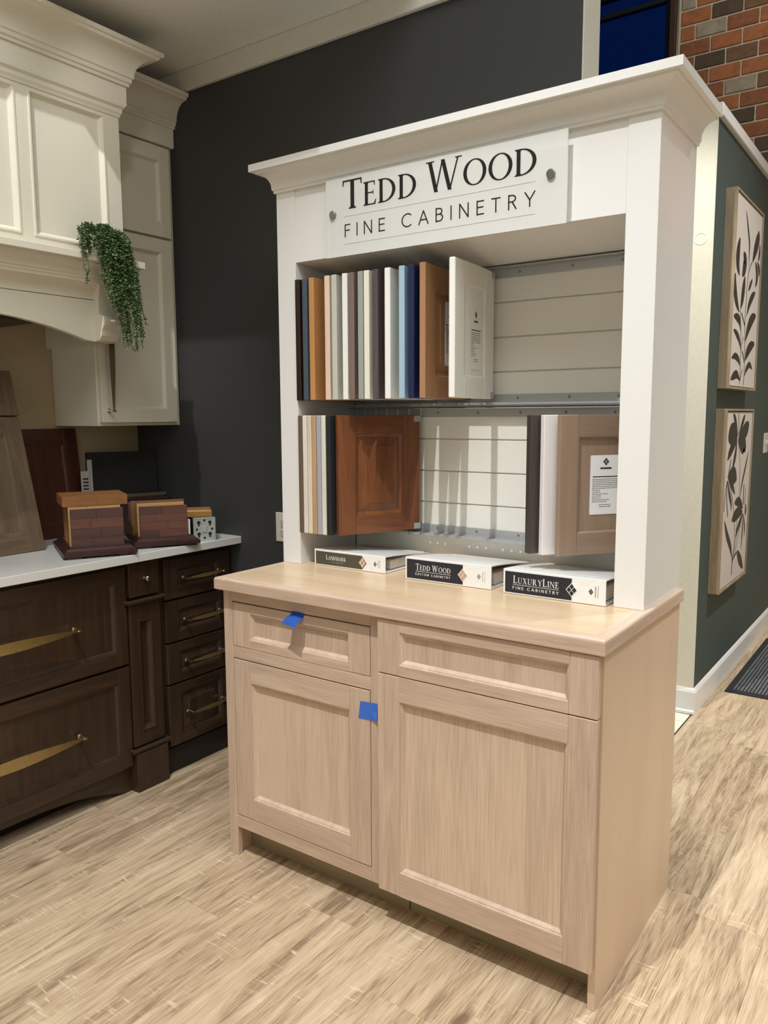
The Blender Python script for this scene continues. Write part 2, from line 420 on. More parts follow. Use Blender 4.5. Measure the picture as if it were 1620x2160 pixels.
# outlet on the dark wall
ou = thing('wall_outlet', 'white double outlet plate on the dark wall left of the hutch post', 'outlet', (-1.531, .62, .969))
f = lambda a, d, h: Vector((-1.531+a, .6198-d, .969+h))
plate('plate', f, .072, .117, plas, ou)
dark_slot = paint('slot_dark', (24, 22, 20), .7)
for dz in (.020, -.020):
    bm = bmesh.new()
    pts = [( .0165*cos(a), .0145*sin(a)) for a in [2*pi*q/20 for q in range(20)]]
    pts = [(max(-.0150, min(.0150, u)), v) for u, v in pts]
    loops(bm, [[f(u, .0055, v+dz) for u, v in pts], [f(u*.96, .0082, v*.96+dz) for u, v in pts]], 0, True, True)
    rc = obj('receptacle', done(bm), plas, ou)
    bm = bmesh.new()
    box(bm, -.0068, -.0048, .0080, .0086, dz-.001, dz+.007, f=f); box(bm, .0048, .0066, .0080, .0086, dz, dz+.006, f=f)
    loops(bm, [[f(.0022*cos(a), .0080, dz-.0065+.0022*sin(a)) for a in [2*pi*q/10 for q in range(10)]], [f(.0022*cos(a), .0086, dz-.0065+.0022*sin(a)) for a in [2*pi*q/10 for q in range(10)]]], 0, True, True)
    obj('slot', done(bm), dark_slot, rc)
bm = bmesh.new(); cyl(bm, f(0, .0055, 0), f(0, .0075, 0), .003); obj('screw', done(bm), nickel, ou)

# ------------------------------------------------------------------ framed panel fronts
def front(name, w, h, t, f, mats, parent, st=.07, rt=.03, prof=.013, depth=.007, raised=False, ch=.0012, rb_=None, local=False, pmat=None):
    """frame (stiles + rails) with a moulded inner edge and a panel.  f(a, o, h)."""
    mv, mh = mats[0], mats[1]
    rb_ = rt if rb_ is None else rb_
    bm = bmesh.new()
    box(bm, 0, st, 0, t, 0, h, c=ch, f=f, mi=0); box(bm, w-st, w, 0, t, 0, h, c=ch, f=f, mi=0)
    box(bm, st, w-st, 0, t, 0, rb_, c=ch*.35, f=f, mi=1); box(bm, st, w-st, 0, t, h-rt, h, c=ch*.35, f=f, mi=1)
    fr_ = obj(name, done(bm), [mv, mh], parent, local=local)
    def ring(i, o): return [f(a, o, b) for a, b in ((st+i, rb_+i), (w-st-i, rb_+i), (w-st-i, h-rt-i), (st+i, h-rt-i))]
    bm = bmesh.new()
    d = depth
    loops(bm, [ring(-.0005, t-.0004), ring(prof*.12, t-.0003), ring(prof*.22, t-d*.30), ring(prof*.40, t-d*.34), ring(prof*.60, t-d*.50), ring(prof*.82, t-d*.8), ring(prof, t-d), ring(prof+.001, t-d-.001)], 0)
    obj('moulding', done(bm), mv, fr_, local=local)
    bm = bmesh.new()
    if raised:
        loops(bm, [ring(prof, t-d-.001), ring(prof+.003, t-d-.001), ring(prof+.026, t-.0035), ring(prof+.028, t-.0015), ring(min(w, h)*.25, t-.0015)], 0, False, True)
    else:
        loops(bm, [ring(prof-.001, t-d-.0006), ring(min(w-2*st, h-rt-rb_)*.3, t-d-.0006)], 0, False, True)
    obj('panel', done(bm), pmat or mv, fr_, local=local)
    return fr_

# ------------------------------------------------------------------ hutch base cabinet
W = 1.22
cab = thing('base_cabinet', 'light oak base cabinet under the white display hutch', 'cabinet', (-W/2, .3, 0))
bm = bmesh.new()
box(bm, -W, -W+.019, .0195, .612, 0, .876); obj('side_panel', done(bm), oak_side, cab)
bm = bmesh.new()
box(bm, -.019, 0, 0, .612, 0, .876, c=.001); obj('side_panel', done(bm), oak_side, cab)
bm = bmesh.new()
# face frame of the inset half
box(bm, -W, -1.184, 0, .019, 0, .876, c=.001, mi=0)
box(bm, -.652, -.60, 0, .019, .10, .876, c=.0008, mi=0)
box(bm, -1.184, -.652, 0, .019, .840, .876, c=.0005, mi=1)
box(bm, -1.184, -.652, 0, .019, .660, .697, c=.0005, mi=1)
box(bm, -1.184, -.652, 0, .019, .100, .140, c=.0005, mi=1)
box(bm, -.60, -.019, .0, .019, .10, .876, mi=0)
obj('face_frame', done(bm), [oak_v, oak_h], cab)
obj('toe_board', B(-W+.019, -.575, .075, .09, 0, .10), toe_ply, cab)
obj('toe_board', B(-.572, -.019, .078, .092, 0, .105), toe_ply, cab)
obj('bottom_panel', B(-W+.019, -.019, .02, .60, .10, .118), toe_ply, cab)
obj('back_panel', B(-W+.019, -.019, .60, .608, .10, .87), toe_ply, cab)
def fhutch(x0, y0, z0):
    return lambda a, o, h: Vector((x0+a, y0-o, z0+h))
front('drawer', .5275, .1375, .019, fhutch(-1.1820, .019, .6985), (oak_v, oak_h), cab, st=.0715, rt=.026, prof=.013, depth=.0115)
front('door', .5275, .5140, .019, fhutch(-1.1820, .019, .1425), (oak_v, oak_h), cab, st=.0715, rt=.067, prof=.013, depth=.0115, pmat=oak_panel)
front('drawer', .608, .1470, .021, fhutch(-.613, -.001, .7265), (oak_v, oak_h), cab, st=.0695, rt=.028, prof=.013, depth=.0115)
front('door', .608, .6180, .021, fhutch(-.613, -.001, .1055), (oak_v, oak_h), cab, st=.0695, rt=.067, prof=.013, depth=.0115, pmat=oak_panel)

ct = thing('countertop', 'pale oak countertop running under the white hutch and the binders', 'countertop', (-W/2, .3, .876))
x0, x1, y0, y1 = -W-.0095, .0095, -.0285, .612
bm = bmesh.new(); box(bm, x0+.034, x1-.034, y0+.034, y1, .876, .9137); obj('slab', done(bm), oak_top, ct)
def nose(p, q, r, s, name, m):
    # outer edge p-q, inner edge s-r
    bm = bmesh.new()
    n = (Vector(q)-Vector(p)).normalized(); n = Vector((n.y, -n.x))
    def P(a, off, z): return Vector((a[0]-n.x*off, a[1]-n.y*off, z))
    pr_o = [(.003, .876), (0, .879), (0, .907), (.001, .911), (.004, .9138)]
    L = []
    for a, b in ((p, s), (q, r)):
        d = Vector(b)-Vector(a)
        L.append([Vector((a[0]+d.x*o/.034, a[1]+d.y*o/.034, z)) for o, z in pr_o] + [Vector((b[0], b[1], .9139)), Vector((b[0], b[1], .876))])
    loops(bm, L, 0, True, True)
    obj(name, done(bm), m, ct)
nose((x0, y0), (x1, y0), (x1-.034, y0+.034), (x0+.034, y0+.034), 'nosing', oak_h)
nose((x1, y0), (x1, y1), (x1-.034, y1), (x1-.034, y0+.034), 'nosing', oak_y)
nose((x0, y1), (x0, y0), (x0+.034, y0+.034), (x0+.034, y1), 'nosing', oak_y)

# blue painter's tape
bm = bmesh.new()
tp0 = [[(-.687, -.0012, .622), (-.652, -.0012, .6245), (-.6285, -.0014, .626)],
       [(-.690, -.0012, .598), (-.653, -.0012, .600), (-.6280, -.0020, .602)],
       [(-.694, -.0012, .572), (-.654, -.0014, .575), (-.6275, -.0070, .578)]]
loops(bm, [[Vector(p) for p in r_] for r_ in tp0], 0, close=False)
loops(bm, [[Vector((p[0], p[1]+.0004, p[2])) for p in r_] for r_ in tp0], 0, close=False)
done(bm)
o = obj('painter_tape', done(bm), tape_m); tag(o, 'flat piece of blue tape across the gap between left door and middle stile', 'tape')
bm = bmesh.new()
prof_t = [(-.0004, .842), (-.0006, .834), (-.006, .8315), (-.018, .827), (-.029, .820), (-.036, .812)]
prof_b = [(-.0004, .842), (-.0006, .832), (-.006, .829), (-.019, .823), (-.032, .817), (-.041, .806)]
L = []
for i, (o1, z1) in enumerate(prof_t):
    o2, z2 = prof_b[i]
    L.append([Vector((-.936-.004*i*.4, o1, z1)), Vector((-.912, (o1+o2)/2-.001, (z1+z2)/2+.0015)), Vector((-.889+.001*i*.2, o2, z2))])
loops(bm, L, 0, close=False)
bmesh.ops.solidify(bm, geom=bm.faces[:], thickness=.0003)
o = obj('painter_tape', done(bm), tape_m); tag(o, 'curled tab of blue tape sticking out from the top left drawer', 'tape')

# ------------------------------------------------------------------ hutch
HL, HR, HY, HB = -1.228, -.005, .288, .612
hu = thing('display_hutch', 'white display hutch with crown moulding and shiplap back on the oak counter', 'hutch', ((HL+HR)/2, .45, .914))
obj('post', B(HL, -1.151, HY, HY+.021, .914, 2.13, c=.0008), white_p, hu)
obj('post', B(-.083, HR, HY, HY+.021, .914, 2.13, c=.0008), white_p, hu)
obj('side_panel', B(HL+.0005, HL+.0185, HY+.021, HB, .914, 2.13), white_p, hu)
obj('side_panel', B(HR-.0185, HR-.0005, HY+.021, HB, .914, 2.13), white_p, hu)
obj('post_return', B(-1.170, -1.151, HY+.021, HB-.02, .914, 1.8945), white_p, hu)
obj('post_return', B(-.083, -.064, HY+.021, HB-.02, .914, 1.8945), white_p, hu)
obj('frieze', B(-1.1508, -.0832, HY+.0025, HY+.021, 1.8945, 2.13, c=.0008), white_p, hu)
bm = bmesh.new(); prism(bm, [(HY+.0205, 1.8946), (.5985, 1.8600), (.5985, 1.9125), (HY+.0205, 1.9125)], -1.1505, -.0835, lambda u, v, d: Vector((d, u, v)))
obj('soffit', done(bm), white_p, hu)
obj('top_panel', B(HL, HR, HY, HB, 2.13, 2.148), white_p, hu)
obj('back_panel', B(-1.2, -.03, .6055, HB, .914, 2.13), white_p, hu)
gz = [1.756-.107*k for k in range(-1, 9)]
zz = [1.8945]+gz[1:]+[.914]
for a, b in zip(zz[:-1], zz[1:]):
    obj('shiplap_board', B(-1.151, -.083, .5985, .6055, b+.0022, a-.0022 if a < 1.89 else a, c=.0012), ship_p, hu)
cp = [(-.002, 2.118), (.006, 2.118), (.0065, 2.126), (.010, 2.128), (.011, 2.1345)]
cp += [(.011+.036*(1-cos(radians(t)))*1.0, 2.136+.040*sin(radians(t))) for t in range(0, 91, 9)]
cp += [(.0475, 2.182), (.062, 2.182), (.062, 2.2035), (-.002, 2.2035)]
bm = bmesh.new(); sweep(bm, [(HL, HB), (HL, HY), (HR, HY), (HR, HB)][::1], cp)
cr = obj('crown_moulding', bm, white_p, hu)

# acrylic sign
sg = thing('acrylic_sign', 'frosted acrylic name sign on two standoffs across the hutch frieze', 'sign', (-.61, HY, 2.0))
m, nt, b = base_mat('frosted_acrylic'); b.inputs['Base Color'].default_value = lin((236, 235, 230)); b.inputs['Roughness'].default_value = .03
b.inputs['Alpha'].default_value = .72; b.inputs['IOR'].default_value = 1.45; b.inputs['Specular IOR Level'].default_value = .5
m2, nt2, b2 = base_mat('acrylic_edge'); b2.inputs['Base Color'].default_value = lin((244, 244, 236)); b2.inputs['Roughness'].default_value = .2
bm = bmesh.new(); box(bm, -1.001, -.2255, .2625, .2665, 1.8865, 2.1135); done(bm)
for f_ in bm.faces:
    if abs(f_.normal.y) < .5: f_.material_index = 1
obj('acrylic_plate', bm, [m, m2], sg)
for xx in (-.973, -.268):
    bm = bmesh.new(); cyl(bm, (xx, .2905, 2.0115), (xx, .2560, 2.0115), .0115, n=28); cyl(bm, (xx, .2560, 2.0115), (xx, .2545, 2.0115), .0115, .0100, n=28)
    obj('standoff', done(bm), chrome, sg)
# ------------------------------------------------------------------ lettering drawn from strokes
def ell(cx, cy, rx, ry, a0, a1, n=18):
    return [(cx+rx*cos(radians(a0+(a1-a0)*i/n)), cy+ry*sin(radians(a0+(a1-a0)*i/n))) for i in range(n+1)]
def strip(o, i):      # two matching point lists -> quads
    return [[o[k], o[k+1], i[k+1], i[k]] for k in range(len(o)-1)]
SW, TH, SF = .150, .045, .038      # thick stem, thin stroke, serif height (cap height 1)
def q(x0, x1, y0, y1): return [[(x0, y0), (x1, y0), (x1, y1), (x0, y1)]]
def stem(x, w=SW, top=True, bot=True, y0=0, y1=1):
    r = q(x, x+w, y0, y1)
    if bot: r += q(x-.075, x+w+.075, y0, y0+SF) + [[(x-.04, y0+SF), (x+w+.04, y0+SF), (x+w, y0+SF+.05), (x, y0+SF+.05)]]
    if top: r += q(x-.075, x+w+.075, y1-SF, y1) + [[(x, y1-SF-.05), (x+w, y1-SF-.05), (x+w+.04, y1-SF), (x-.04, y1-SF)]]
    return r
def diag(x0, y0, x1, y1, w): return [[(x0, y0), (x0+w, y0), (x1+w, y1), (x1, y1)]]
def serif(c): 
    if c == 'T': return q(0, .78, .945, 1)+[[(0, .945), (.05, .945), (.035, .80), (.0, .80)], [(.73, .945), (.78, .945), (.78, .80), (.745, .80)]]+stem(.322, top=False), .78
    if c in 'EL':
        r = stem(.075)
        r += q(.2, .60, 0, .05)+[[(.52, .05), (.60, .05), (.63, .22), (.60, .22)]]
        if c == 'E': r += q(.2, .57, .95, 1)+[[(.51, .95), (.57, .95), (.57, .80), (.545, .80)]]+q(.2, .50, .50, .548)+q(.47, .50, .43, .62)
        return r, .64
    if c == 'D': return stem(.075)+strip(ell(.26, .5, .58, .5, -90, 90), ell(.26, .5, .43, .452, -90, 90))+q(.14, .265, 0, .048)+q(.14, .265, .952, 1), .88
    if c == 'O': return strip(ell(.48, .5, .48, .515, 0, 360, 40), ell(.48, .5, .335, .47, 0, 360, 40)), .96
    if c == 'W':
        r = diag(.30, 0, .07, 1, .13)+diag(.33, 0, .56, 1, .05)+diag(.78, 0, .53, 1, .13)+diag(.82, 0, 1.10, 1, .05)
        r += q(0, .29, .965, 1)+q(1.03, 1.26, .965, 1)
        return r, 1.24
    if c == 'A': return diag(.08, 0, .37, 1, .05)+diag(.63, 0, .34, 1, .14)+q(.2, .62, .34, .385)+q(0, .2, 0, .035)+q(.55, .86, 0, .035), .86
    if c == 'N': return stem(.09, .05)+stem(.74, .05)+diag(.72, 0, .07, 1, .14), .88
    if c == 'M': return stem(.08, .05)+stem(.88, SW)+diag(.49, 0, .08, 1, .13)+diag(.50, 0, .90, 1, .05), 1.1
    if c == 'R': return stem(.075)+strip(ell(.28, .74, .34, .26, -90, 90), ell(.28, .74, .20, .215, -90, 90))+q(.2, .285, .48, .525)+q(.2, .285, .955, 1)+diag(.62, 0, .30, .5, .15)+q(.60, .86, 0, .035), .86
    if c == 'K': return stem(.075)+diag(.20, .42, .60, 1, .05)+diag(.60, 0, .27, .56, .15)+q(.5, .78, .965, 1)+q(.56, .86, 0, .035), .86
    if c == 'U': return q(.08, .215, .3, 1)+q(.66, .71, .3, 1)+strip(ell(.395, .3, .315, .31, 180, 360), ell(.44, .3, .22, .25, 180, 360))+q(0, .29, .965, 1)+q(.58, .79, .965, 1), .82
    if c == 'X': return diag(.62, 0, .06, 1, .16)+diag(.06, 0, .64, 1, .05)+q(0, .3, .965, 1)+q(.55, .8, .965, 1)+q(0, .2, 0, .035)+q(.53, .84, 0, .035), .84
    if c == 'Y': return stem(.36, top=False, y1=.5)+diag(.36, .46, .04, 1, .15)+diag(.44, .46, .72, 1, .05)+q(-.02, .27, .965, 1)+q(.62, .85, .965, 1), .82
    if c == 'I': return stem(.075), .29
def poly(P, w):
    r = []
    for a, b in zip(P[:-1], P[1:]):
        a, b = Vector(a), Vector(b); d = (b-a).normalized(); n = Vector((-d.y, d.x))*w/2; e = d*w*.25
        r.append([tuple(a-e-n), tuple(b+e-n), tuple(b+e+n), tuple(a-e+n)])
    return r
def sans(c, w=.085):
    if c == 'F': return poly([(.05, 0), (.05, 1)], w)+poly([(.05, .96), (.5, .96)], w)+poly([(.05, .53), (.45, .53)], w), .52
    if c == 'I': return poly([(.05, 0), (.05, 1)], w), .10
    if c == 'N': return poly([(.05, 0), (.05, 1), (.68, 0), (.68, 1)], w), .74
    if c == 'E': return poly([(.05, 0), (.05, 1)], w)+poly([(.05, .96), (.52, .96)], w)+poly([(.05, .53), (.48, .53)], w)+poly([(.05, .04), (.52, .04)], w), .54
    if c == 'C': return poly(ell(.48, .5, .44, .48, 48, 312, 18), w), .82
    if c == 'A': return poly([(.03, 0), (.40, 1), (.77, 0)], w)+poly([(.16, .34), (.64, .34)], w), .80
    if c == 'B': return poly([(.05, 0), (.05, 1)], w)+poly([(.05, .96)]+ell(.28, .75, .22, .21, 90, -90, 8)+[(.05, .54)], w)+poly([(.05, .54)]+ell(.30, .29, .25, .25, 90, -90, 8)+[(.05, .04)], w), .60
    if c == 'T': return poly([(.3, 0), (.3, .96)], w)+poly([(0, .96), (.6, .96)], w), .60
    if c == 'R': return poly([(.05, 0), (.05, 1)], w)+poly([(.05, .96)]+ell(.28, .74, .23, .22, 90, -90, 8)+[(.05, .52)], w)+poly([(.28, .52), (.56, 0)], w), .60
    if c == 'Y': return poly([(.33, 0), (.33, .45), (0, 1)], w)+poly([(.33, .45), (.66, 1)], w), .66
    if c == 'U': return poly([(.05, 1), (.05, .34)]+ell(.33, .32, .28, .30, 180, 360, 12)+[(.61, 1)], w), .66
    if c == 'S': return poly(ell(.27, .74, .20, .22, 40, 270, 10)+ell(.27, .28, .22, .24, 90, -140, 10), w), .52
    if c == 'O': return poly(ell(.48, .5, .45, .48, 0, 360, 26), w), .96
    if c == 'M': return poly([(.05, 0), (.05, 1), (.45, .2), (.85, 1), (.85, 0)], w), .90
GL = []
def layout(text, fn, gap, small=1.0, space=.45):
    """first letter of each word keeps full size, the rest are small capitals"""
    out = []; x = 0; first = True; GL.clear()
    for ch in text:
        if ch == ' ': x += space; first = True; continue
        big = first or ch.isupper() and small < 1
        s = 1.0 if big or small == 1 else small
        P, wd = fn(ch.upper()); g = [[(x+u*s, v*s) for u, v in p] for p in P]; out += g; GL.append(g)
        x += wd*s+gap; first = False
    return out, x-gap
def write(name, text, fn, f, u0, u1, v0, hgt, mat, parent, gap=.1, small=1.0, space=.45, d0=0, d1=.0006, each=False, local=False):
    P, wd = layout(text, fn, gap, small, space)
    sx = (u1-u0)/wd
    if each:
        first = None
        for g in GL:
            bm = bmesh.new()
            for i, p in enumerate(g):
                loops(bm, [[f(u0+u*sx, d0, v0+v*hgt) for u, v in p], [f(u0+u*sx, d1+(i % 5)*.00002, v0+v*hgt) for u, v in p]], 0, False, True)
            obj('letter', bm, mat, parent, local=local)
        return
    bm = bmesh.new()
    for i, p in enumerate(P):
        loops(bm, [[f(u0+u*sx, d0, v0+v*hgt) for u, v in p], [f(u0+u*sx, d1+(i % 5)*.00002, v0+v*hgt) for u, v in p]], 0, False, True)
    return obj(name, bm, mat, parent, local=local)
fs = lambda u, d, v: Vector((u, .2625-d, v))
write('lettering', 'Tedd Wood', serif, fs, -.936, -.306, 2.021, .083, black_p, sg, gap=.07, small=.80, space=.26, each=True)
write('lettering', 'FINE CABINETRY', sans, fs, -.930, -.312, 1.941, .0365, black_p, sg, gap=.55, space=.85, each=True)
grl = paint('etched_line', (198, 196, 190), .4, 0, 0)
obj('rule_line', B(-.93, -.31, .2618, .2625, 2.0005, 2.0012), grl, sg)
obj('rule_line', B(-.93, -.31, .2618, .2625, 1.9205, 1.9212), grl, sg)

# ------------------------------------------------------------------ aluminium display racks
def rack(label, z_top, z_bot, pins, dx):
    r = thing('sample_rack', label, 'rack', (-.6, .58, z_bot))
    obj('rail_plate', B(-1.150, -.084, .5925, .5985, z_top-.030, z_top, c=.0008), alu, r)
    obj('rail_flange', B(-1.150, -.084, .560, .5925, z_top-.003, z_top, c=.0008), alu, r)
    obj('rail_plate', B(-1.150, -.084, .5925, .5985, z_bot, z_bot+.027, c=.0008), alu, r)
    # lower flange with a row of round slots
    bm = bmesh.new(); zt, zl = z_bot+.001, z_bot-.0015
    xs = []; x = -1.150
    step = .0305
    while x+step < -.084:
        xc = x+step/2; hr = .0035; yc = .576
        for z in (zt, zl):
            ring = [Vector((xc+hr*cos(a), yc+hr*sin(a), z)) for a in [2*pi*k/8+pi/8 for k in range(8)]]
            sq = [Vector((x+step, .5585, z)), Vector((xc+.002, .5585+.034, z)), Vector((xc-.002, .5585+.034, z)), Vector((x, .5585, z)), Vector((x, .5475, z)), Vector((xc-.002, .5, z)), Vector((xc+.002, .5, z)), Vector((x+step, .5475, z))]
            sq = [Vector((x+step, .5925, z)), Vector((xc, .5925, z)), Vector((x, .5925, z)), Vector((x, yc, z)), Vector((x, .558, z)), Vector((xc, .558, z)), Vector((x+step, .558, z)), Vector((x+step, yc, z))]
            ring = [Vector((xc+hr*cos(a), yc+hr*sin(a), z)) for a in [pi/4+pi*k/4 for k in range(8)]]
            loops(bm, [sq, ring])
        x += step
    box(bm, x, -.084, .558, .5925, zl, zt)
    box(bm, -1.150, -.084, .556, .558, z_bot-.006, zt)
    obj('slotted_flange', done(bm), alu, r)
    for x in dx:
        for z in (z_top-.016, z_bot+.016):
            bm = bmesh.new(); cyl(bm, (x, .5926, z), (x, .5905, z), .0045, .0035, n=12); cyl(bm, (x, .5905, z), (x, .5895, z), .0016, n=6)
            obj('screw', done(bm), chrome, r)
    for x in pins:
        for z0, z1 in ((z_top-.026, z_top-.001), (z_bot-.010, z_bot)):
            bm = bmesh.new(); box(bm, x-.0012, x+.0012, .556, .559, z0, z1); obj('hinge_pin', done(bm), nickel, r)
    return r
rack('aluminium rack holding the upper row of sample doors', 1.8590, 1.4450, [-1.12+.0457*k for k in range(12)], (-.51, -.34, -.19, -.68, -.85))
rack('aluminium rack holding the lower row of sample doors', 1.4310, 1.0110, [-1.12+.0457*k for k in range(7)], (-.80, -.65, -.50, -.35, -.20))
# small channel between both racks
ch = obj('rack_channel', B(-1.1505, -.0835, .562, .5985, 1.4345, 1.4385), alu); tag(ch, 'plain aluminium strip between the upper and lower racks', 'strip')

# ------------------------------------------------------------------ sample doors
SD = []
sticker = paint('sticker_paper', (236, 236, 236), .4, 0, 0)
ink = paint('sticker_ink', (96, 96, 98), .5, 0, 0); inkd = paint('sticker_ink_dark', (50, 50, 52), .5, 0, 0)
def diamond(bm, f, u, v, ru, rv, d0, d1, gaps=True):
    """a diamond cut into four leaning pieces"""
    for a, b in ((0, 0), (1, 0), (0, 1), (1, 1)):
        g = .06
        c = [(a*.5+g*(1-a)*0+(.04 if a else 0), b*.5+(.04 if b else 0)), (a*.5+.46+(.0 if not a else .04), b*.5+(.04 if b else 0)), (a*.5+.46+(0 if not a else .04), b*.5+.46+(0 if not b else .04)), (a*.5+(.04 if a else 0), b*.5+.46+(0 if not b else .04))]
        pts = [(u+((p-qq))*ru, v+((p+qq)-1)*rv) for p, qq in c]
        loops(bm, [[f(x, d0, y) for x, y in pts], [f(x, d1, y) for x, y in pts]], 0, False, True)
def paper(door, f, u0, u1, v0, v1, colour=True):
    """printed information label: f(a, o, h) in door coordinates"""
    bm = bmesh.new(); r = .004
    pts = []
    for cx, cy, a0 in ((u1-r, v1-r, 0), (u0+r, v1-r, 90), (u0+r, v0+r, 180), (u1-r, v0+r, 270)):
        pts += ell(cx, cy, r, r, a0, a0+90, 4)
    loops(bm, [[f(u, 0, v) for u, v in pts], [f(u, .0005, v) for u, v in pts]], 0, False, True)
    s = obj('label', bm, sticker if colour else door.data.materials[0], door, local=True)
    bm = bmesh.new(); W_, H_ = u1-u0, v1-v0; cu = (u0+u1)/2
    F = lambda u, d, v: f(u, .0005+d, v)
    diamond(bm, F, cu, v1-.11*H_, .10*W_, .065*H_, 0, .0003)
    prism(bm, [(cu-.18*W_, v1-.235*H_), (cu+.18*W_, v1-.235*H_), (cu+.18*W_, v1-.205*H_), (cu-.18*W_, v1-.205*H_)], 0, .0003, lambda u, v, d: F(u, d, v))
    prism(bm, [(u0+.08*W_, v1-.37*H_), (u1-.06*W_, v1-.37*H_), (u1-.06*W_, v1-.353*H_), (u0+.08*W_, v1-.353*H_)], 0, .0003, lambda u, v, d: F(u, d, v))
    obj('logo', done(bm), inkd, s, local=True)
    bm = bmesh.new(); rr = random.Random(5)
    v = v1-.41*H_
    for i in range(15):
        uu = u0+.07*W_
        e = u1-.07*W_ if i < 6 else u0+(.35+.3*rr.random())*W_
        if i == 13: v -= .02*H_
        if i > 12: uu, e = cu-.2*W_, cu+.2*W_
        while uu < e-.004:
            l = min(rr.uniform(.03, .10)*W_, e-uu)
            prism(bm, [(uu, v), (uu+l, v), (uu+l, v+.010*H_), (uu, v+.010*H_)], 0, .0003, lambda a, b_, d: F(a, d, b_)); uu += l+.016*W_
        v -= .030*H_ if i < 6 else .033*H_
    obj('small_print', done(bm), ink, s, local=True)
def sample(label, xh, yh, z0, w, h, ang, mats, group, st=.062, rt=.062, raised=False, t=.019, depth=.007, lab=None, xs='', ch=.0016):
    """door hinged at (xh, yh), reaching towards the viewer; detailed face looks to +x"""
    r = thing('sample_door', label, 'sample door', (xh, yh, z0), rot=(0, 0, radians(ang)), group=group)
    f = lambda a, o, hh: Vector((o-t, -w+a, hh))
    d = front('door_frame', w, h, t, f, mats, r, st=st, rt=rt, prof=.012 if raised else .004, depth=depth, raised=raised, ch=ch, local=True)
    obj('back_board', B(-t+.001, -t+.007, -w+.01, -.01, .01, h-.01), mats[0], r, local=True)
    for zz_ in (.002, h-.022):
        bm = bmesh.new(); box(bm, -t-.001, .0012, -.022, .003, zz_, zz_+.02, c=.0006); cyl(bm, (-t/2, .006, zz_+.004), (-t/2, .006, zz_+.016), .004)
        obj('hinge_bracket', done(bm), alu, r, local=True)
    if lab: paper(d, lambda a, o, v: f(a, t-(lab[5] if len(lab) > 5 else depth)+o, v), *lab[:4], colour=lab[4])
    return r
def flat(nm, c, rough=.4): return paint(nm, c, rough, 0, .005)
def grain(nm, c, k=.16, rough=.45): return wood(nm, [(.3, tuple(max(0, int(v*(1-k))) for v in c)), (.5, c), (.72, tuple(min(255, int(v*(1+k))) for v in c))], 'z', fine=.3, rough=rough)
UP = 'sample doors in the upper rack'; LO = 'sample doors in the lower rack'
YH = .568; UZ, UH, UW = 1.457, .383, .288
ups = [
 (-1.130, 'near-black espresso sample door at the left end of the upper row', grain('espresso_wood', (40, 22, 18)), 2, 0),
 (-1.100, 'slate blue-grey sample door between the espresso and golden doors', flat('slate_paint', (72, 84, 94)), 3, 0),
 (-1.072, 'golden honey-stained wood sample door in the upper row', grain('honey_wood', (192, 138, 84), .10), 4, 0),
 (-1.008, 'pale blush wood sample door right of the golden one', grain('blush_wood', (226, 200, 178), .06), 3, 0),
 (-.980, 'light grey-green sample door beside the blush one', flat('mist_paint', (196, 196, 184)), 3, 0),
 (-.938, 'bright white sample door left of the taupe wood one', flat('bright_white', (238, 236, 226)), 5, 0),
 (-.912, 'narrow taupe wood sample door between white and grey doors', grain('taupe_wood', (126, 106, 96), .15), 2, 0),
 (-.878, 'mid grey sample door left of the cream one', flat('dove_paint', (158, 162, 156)), 2, 0),
 (-.855, 'cream sample door left of the charcoal wood one', flat('ivory_paint', (234, 229, 210)), 2, 0),
 (-.823, 'charcoal-brown wood sample door with visible grain in the upper row', grain('charcoal_wood', (88, 78, 78), .2), 4, 0),
 (-.778, 'white sample door left of the light blue one', flat('snow_paint', (240, 238, 230)), 4, 0),
 (-.727, 'light sky-blue sample door in the upper row', flat('sky_paint', (162, 190, 206)), 4, 0),
 (-.694, 'navy blue sample door in the upper row', flat('navy_paint', (30, 38, 78)), 2, 0),
]
for xf, lb, m_, a_, _ in ups:
    # xf is the front corner on the +x side
    xh = xf - UW*sin(radians(a_))
    sample(lb, xh, YH, UZ, UW, UH, a_, (m_, m_), UP)
mm_ = grain('toffee_wood', (172, 128, 92), .08)
sample('toffee brown wood sample door with raised panel in the upper row', -.655-UW*sin(radians(5)), YH, UZ, UW, UH+.002, 5, (mm_, mm_), UP, raised=True, st=.066, rt=.066, depth=.009, lab=(.135, .200, .10, .29, True, .0015))
mm_ = flat('frost_paint', (240, 238, 230))
sample('white sample door with a printed label facing the empty shiplap', -.5575-UW*sin(radians(5)), YH, UZ, UW, UH+.006, 5, (mm_, mm_), UP, depth=.003, st=.07, rt=.062, lab=(.115, .195, .085, .265, False), ch=.003)
LZ, LH, LW = 1.022, .386, .288
los = [
 ('dark taupe wood sample door at the far left of the lower row', grain('mocha_wood', (104, 88, 72), .18)),
 ('off-white sample door with fine grain, second in the lower row', grain('chalk_wood', (226, 218, 206), .06)),
 ('thin pale cream sample door left of the tan wood edge', grain('oat_wood', (222, 208, 186), .08)),
 ('tan wood sample door in the tight lower stack', grain('tan_wood', (188, 152, 116), .14)),
 ('lavender grey sample door in the lower stack', flat('lavender_paint', (170, 172, 182))),
 ('whitewashed wood sample door in the lower stack', grain('whitewash_wood', (226, 220, 204), .08)),
 ('matt black sample door beside the cherry door', flat('ink_paint', (40, 42, 44))),
]
for i, (lb, m_) in enumerate(los):
    sample(lb, -1.1270+.0196*i, YH, LZ, LW, LH, -.5, (m_, m_), LO, t=.0172)
cherry = wood('cherry_wood', [(.30, (78, 44, 25)), (.45, (108, 64, 37)), (.58, (124, 76, 45)), (.74, (138, 88, 54))], 'z', scale=.9, stretch=8, dist=1.6, fine=.32, rough=.3)
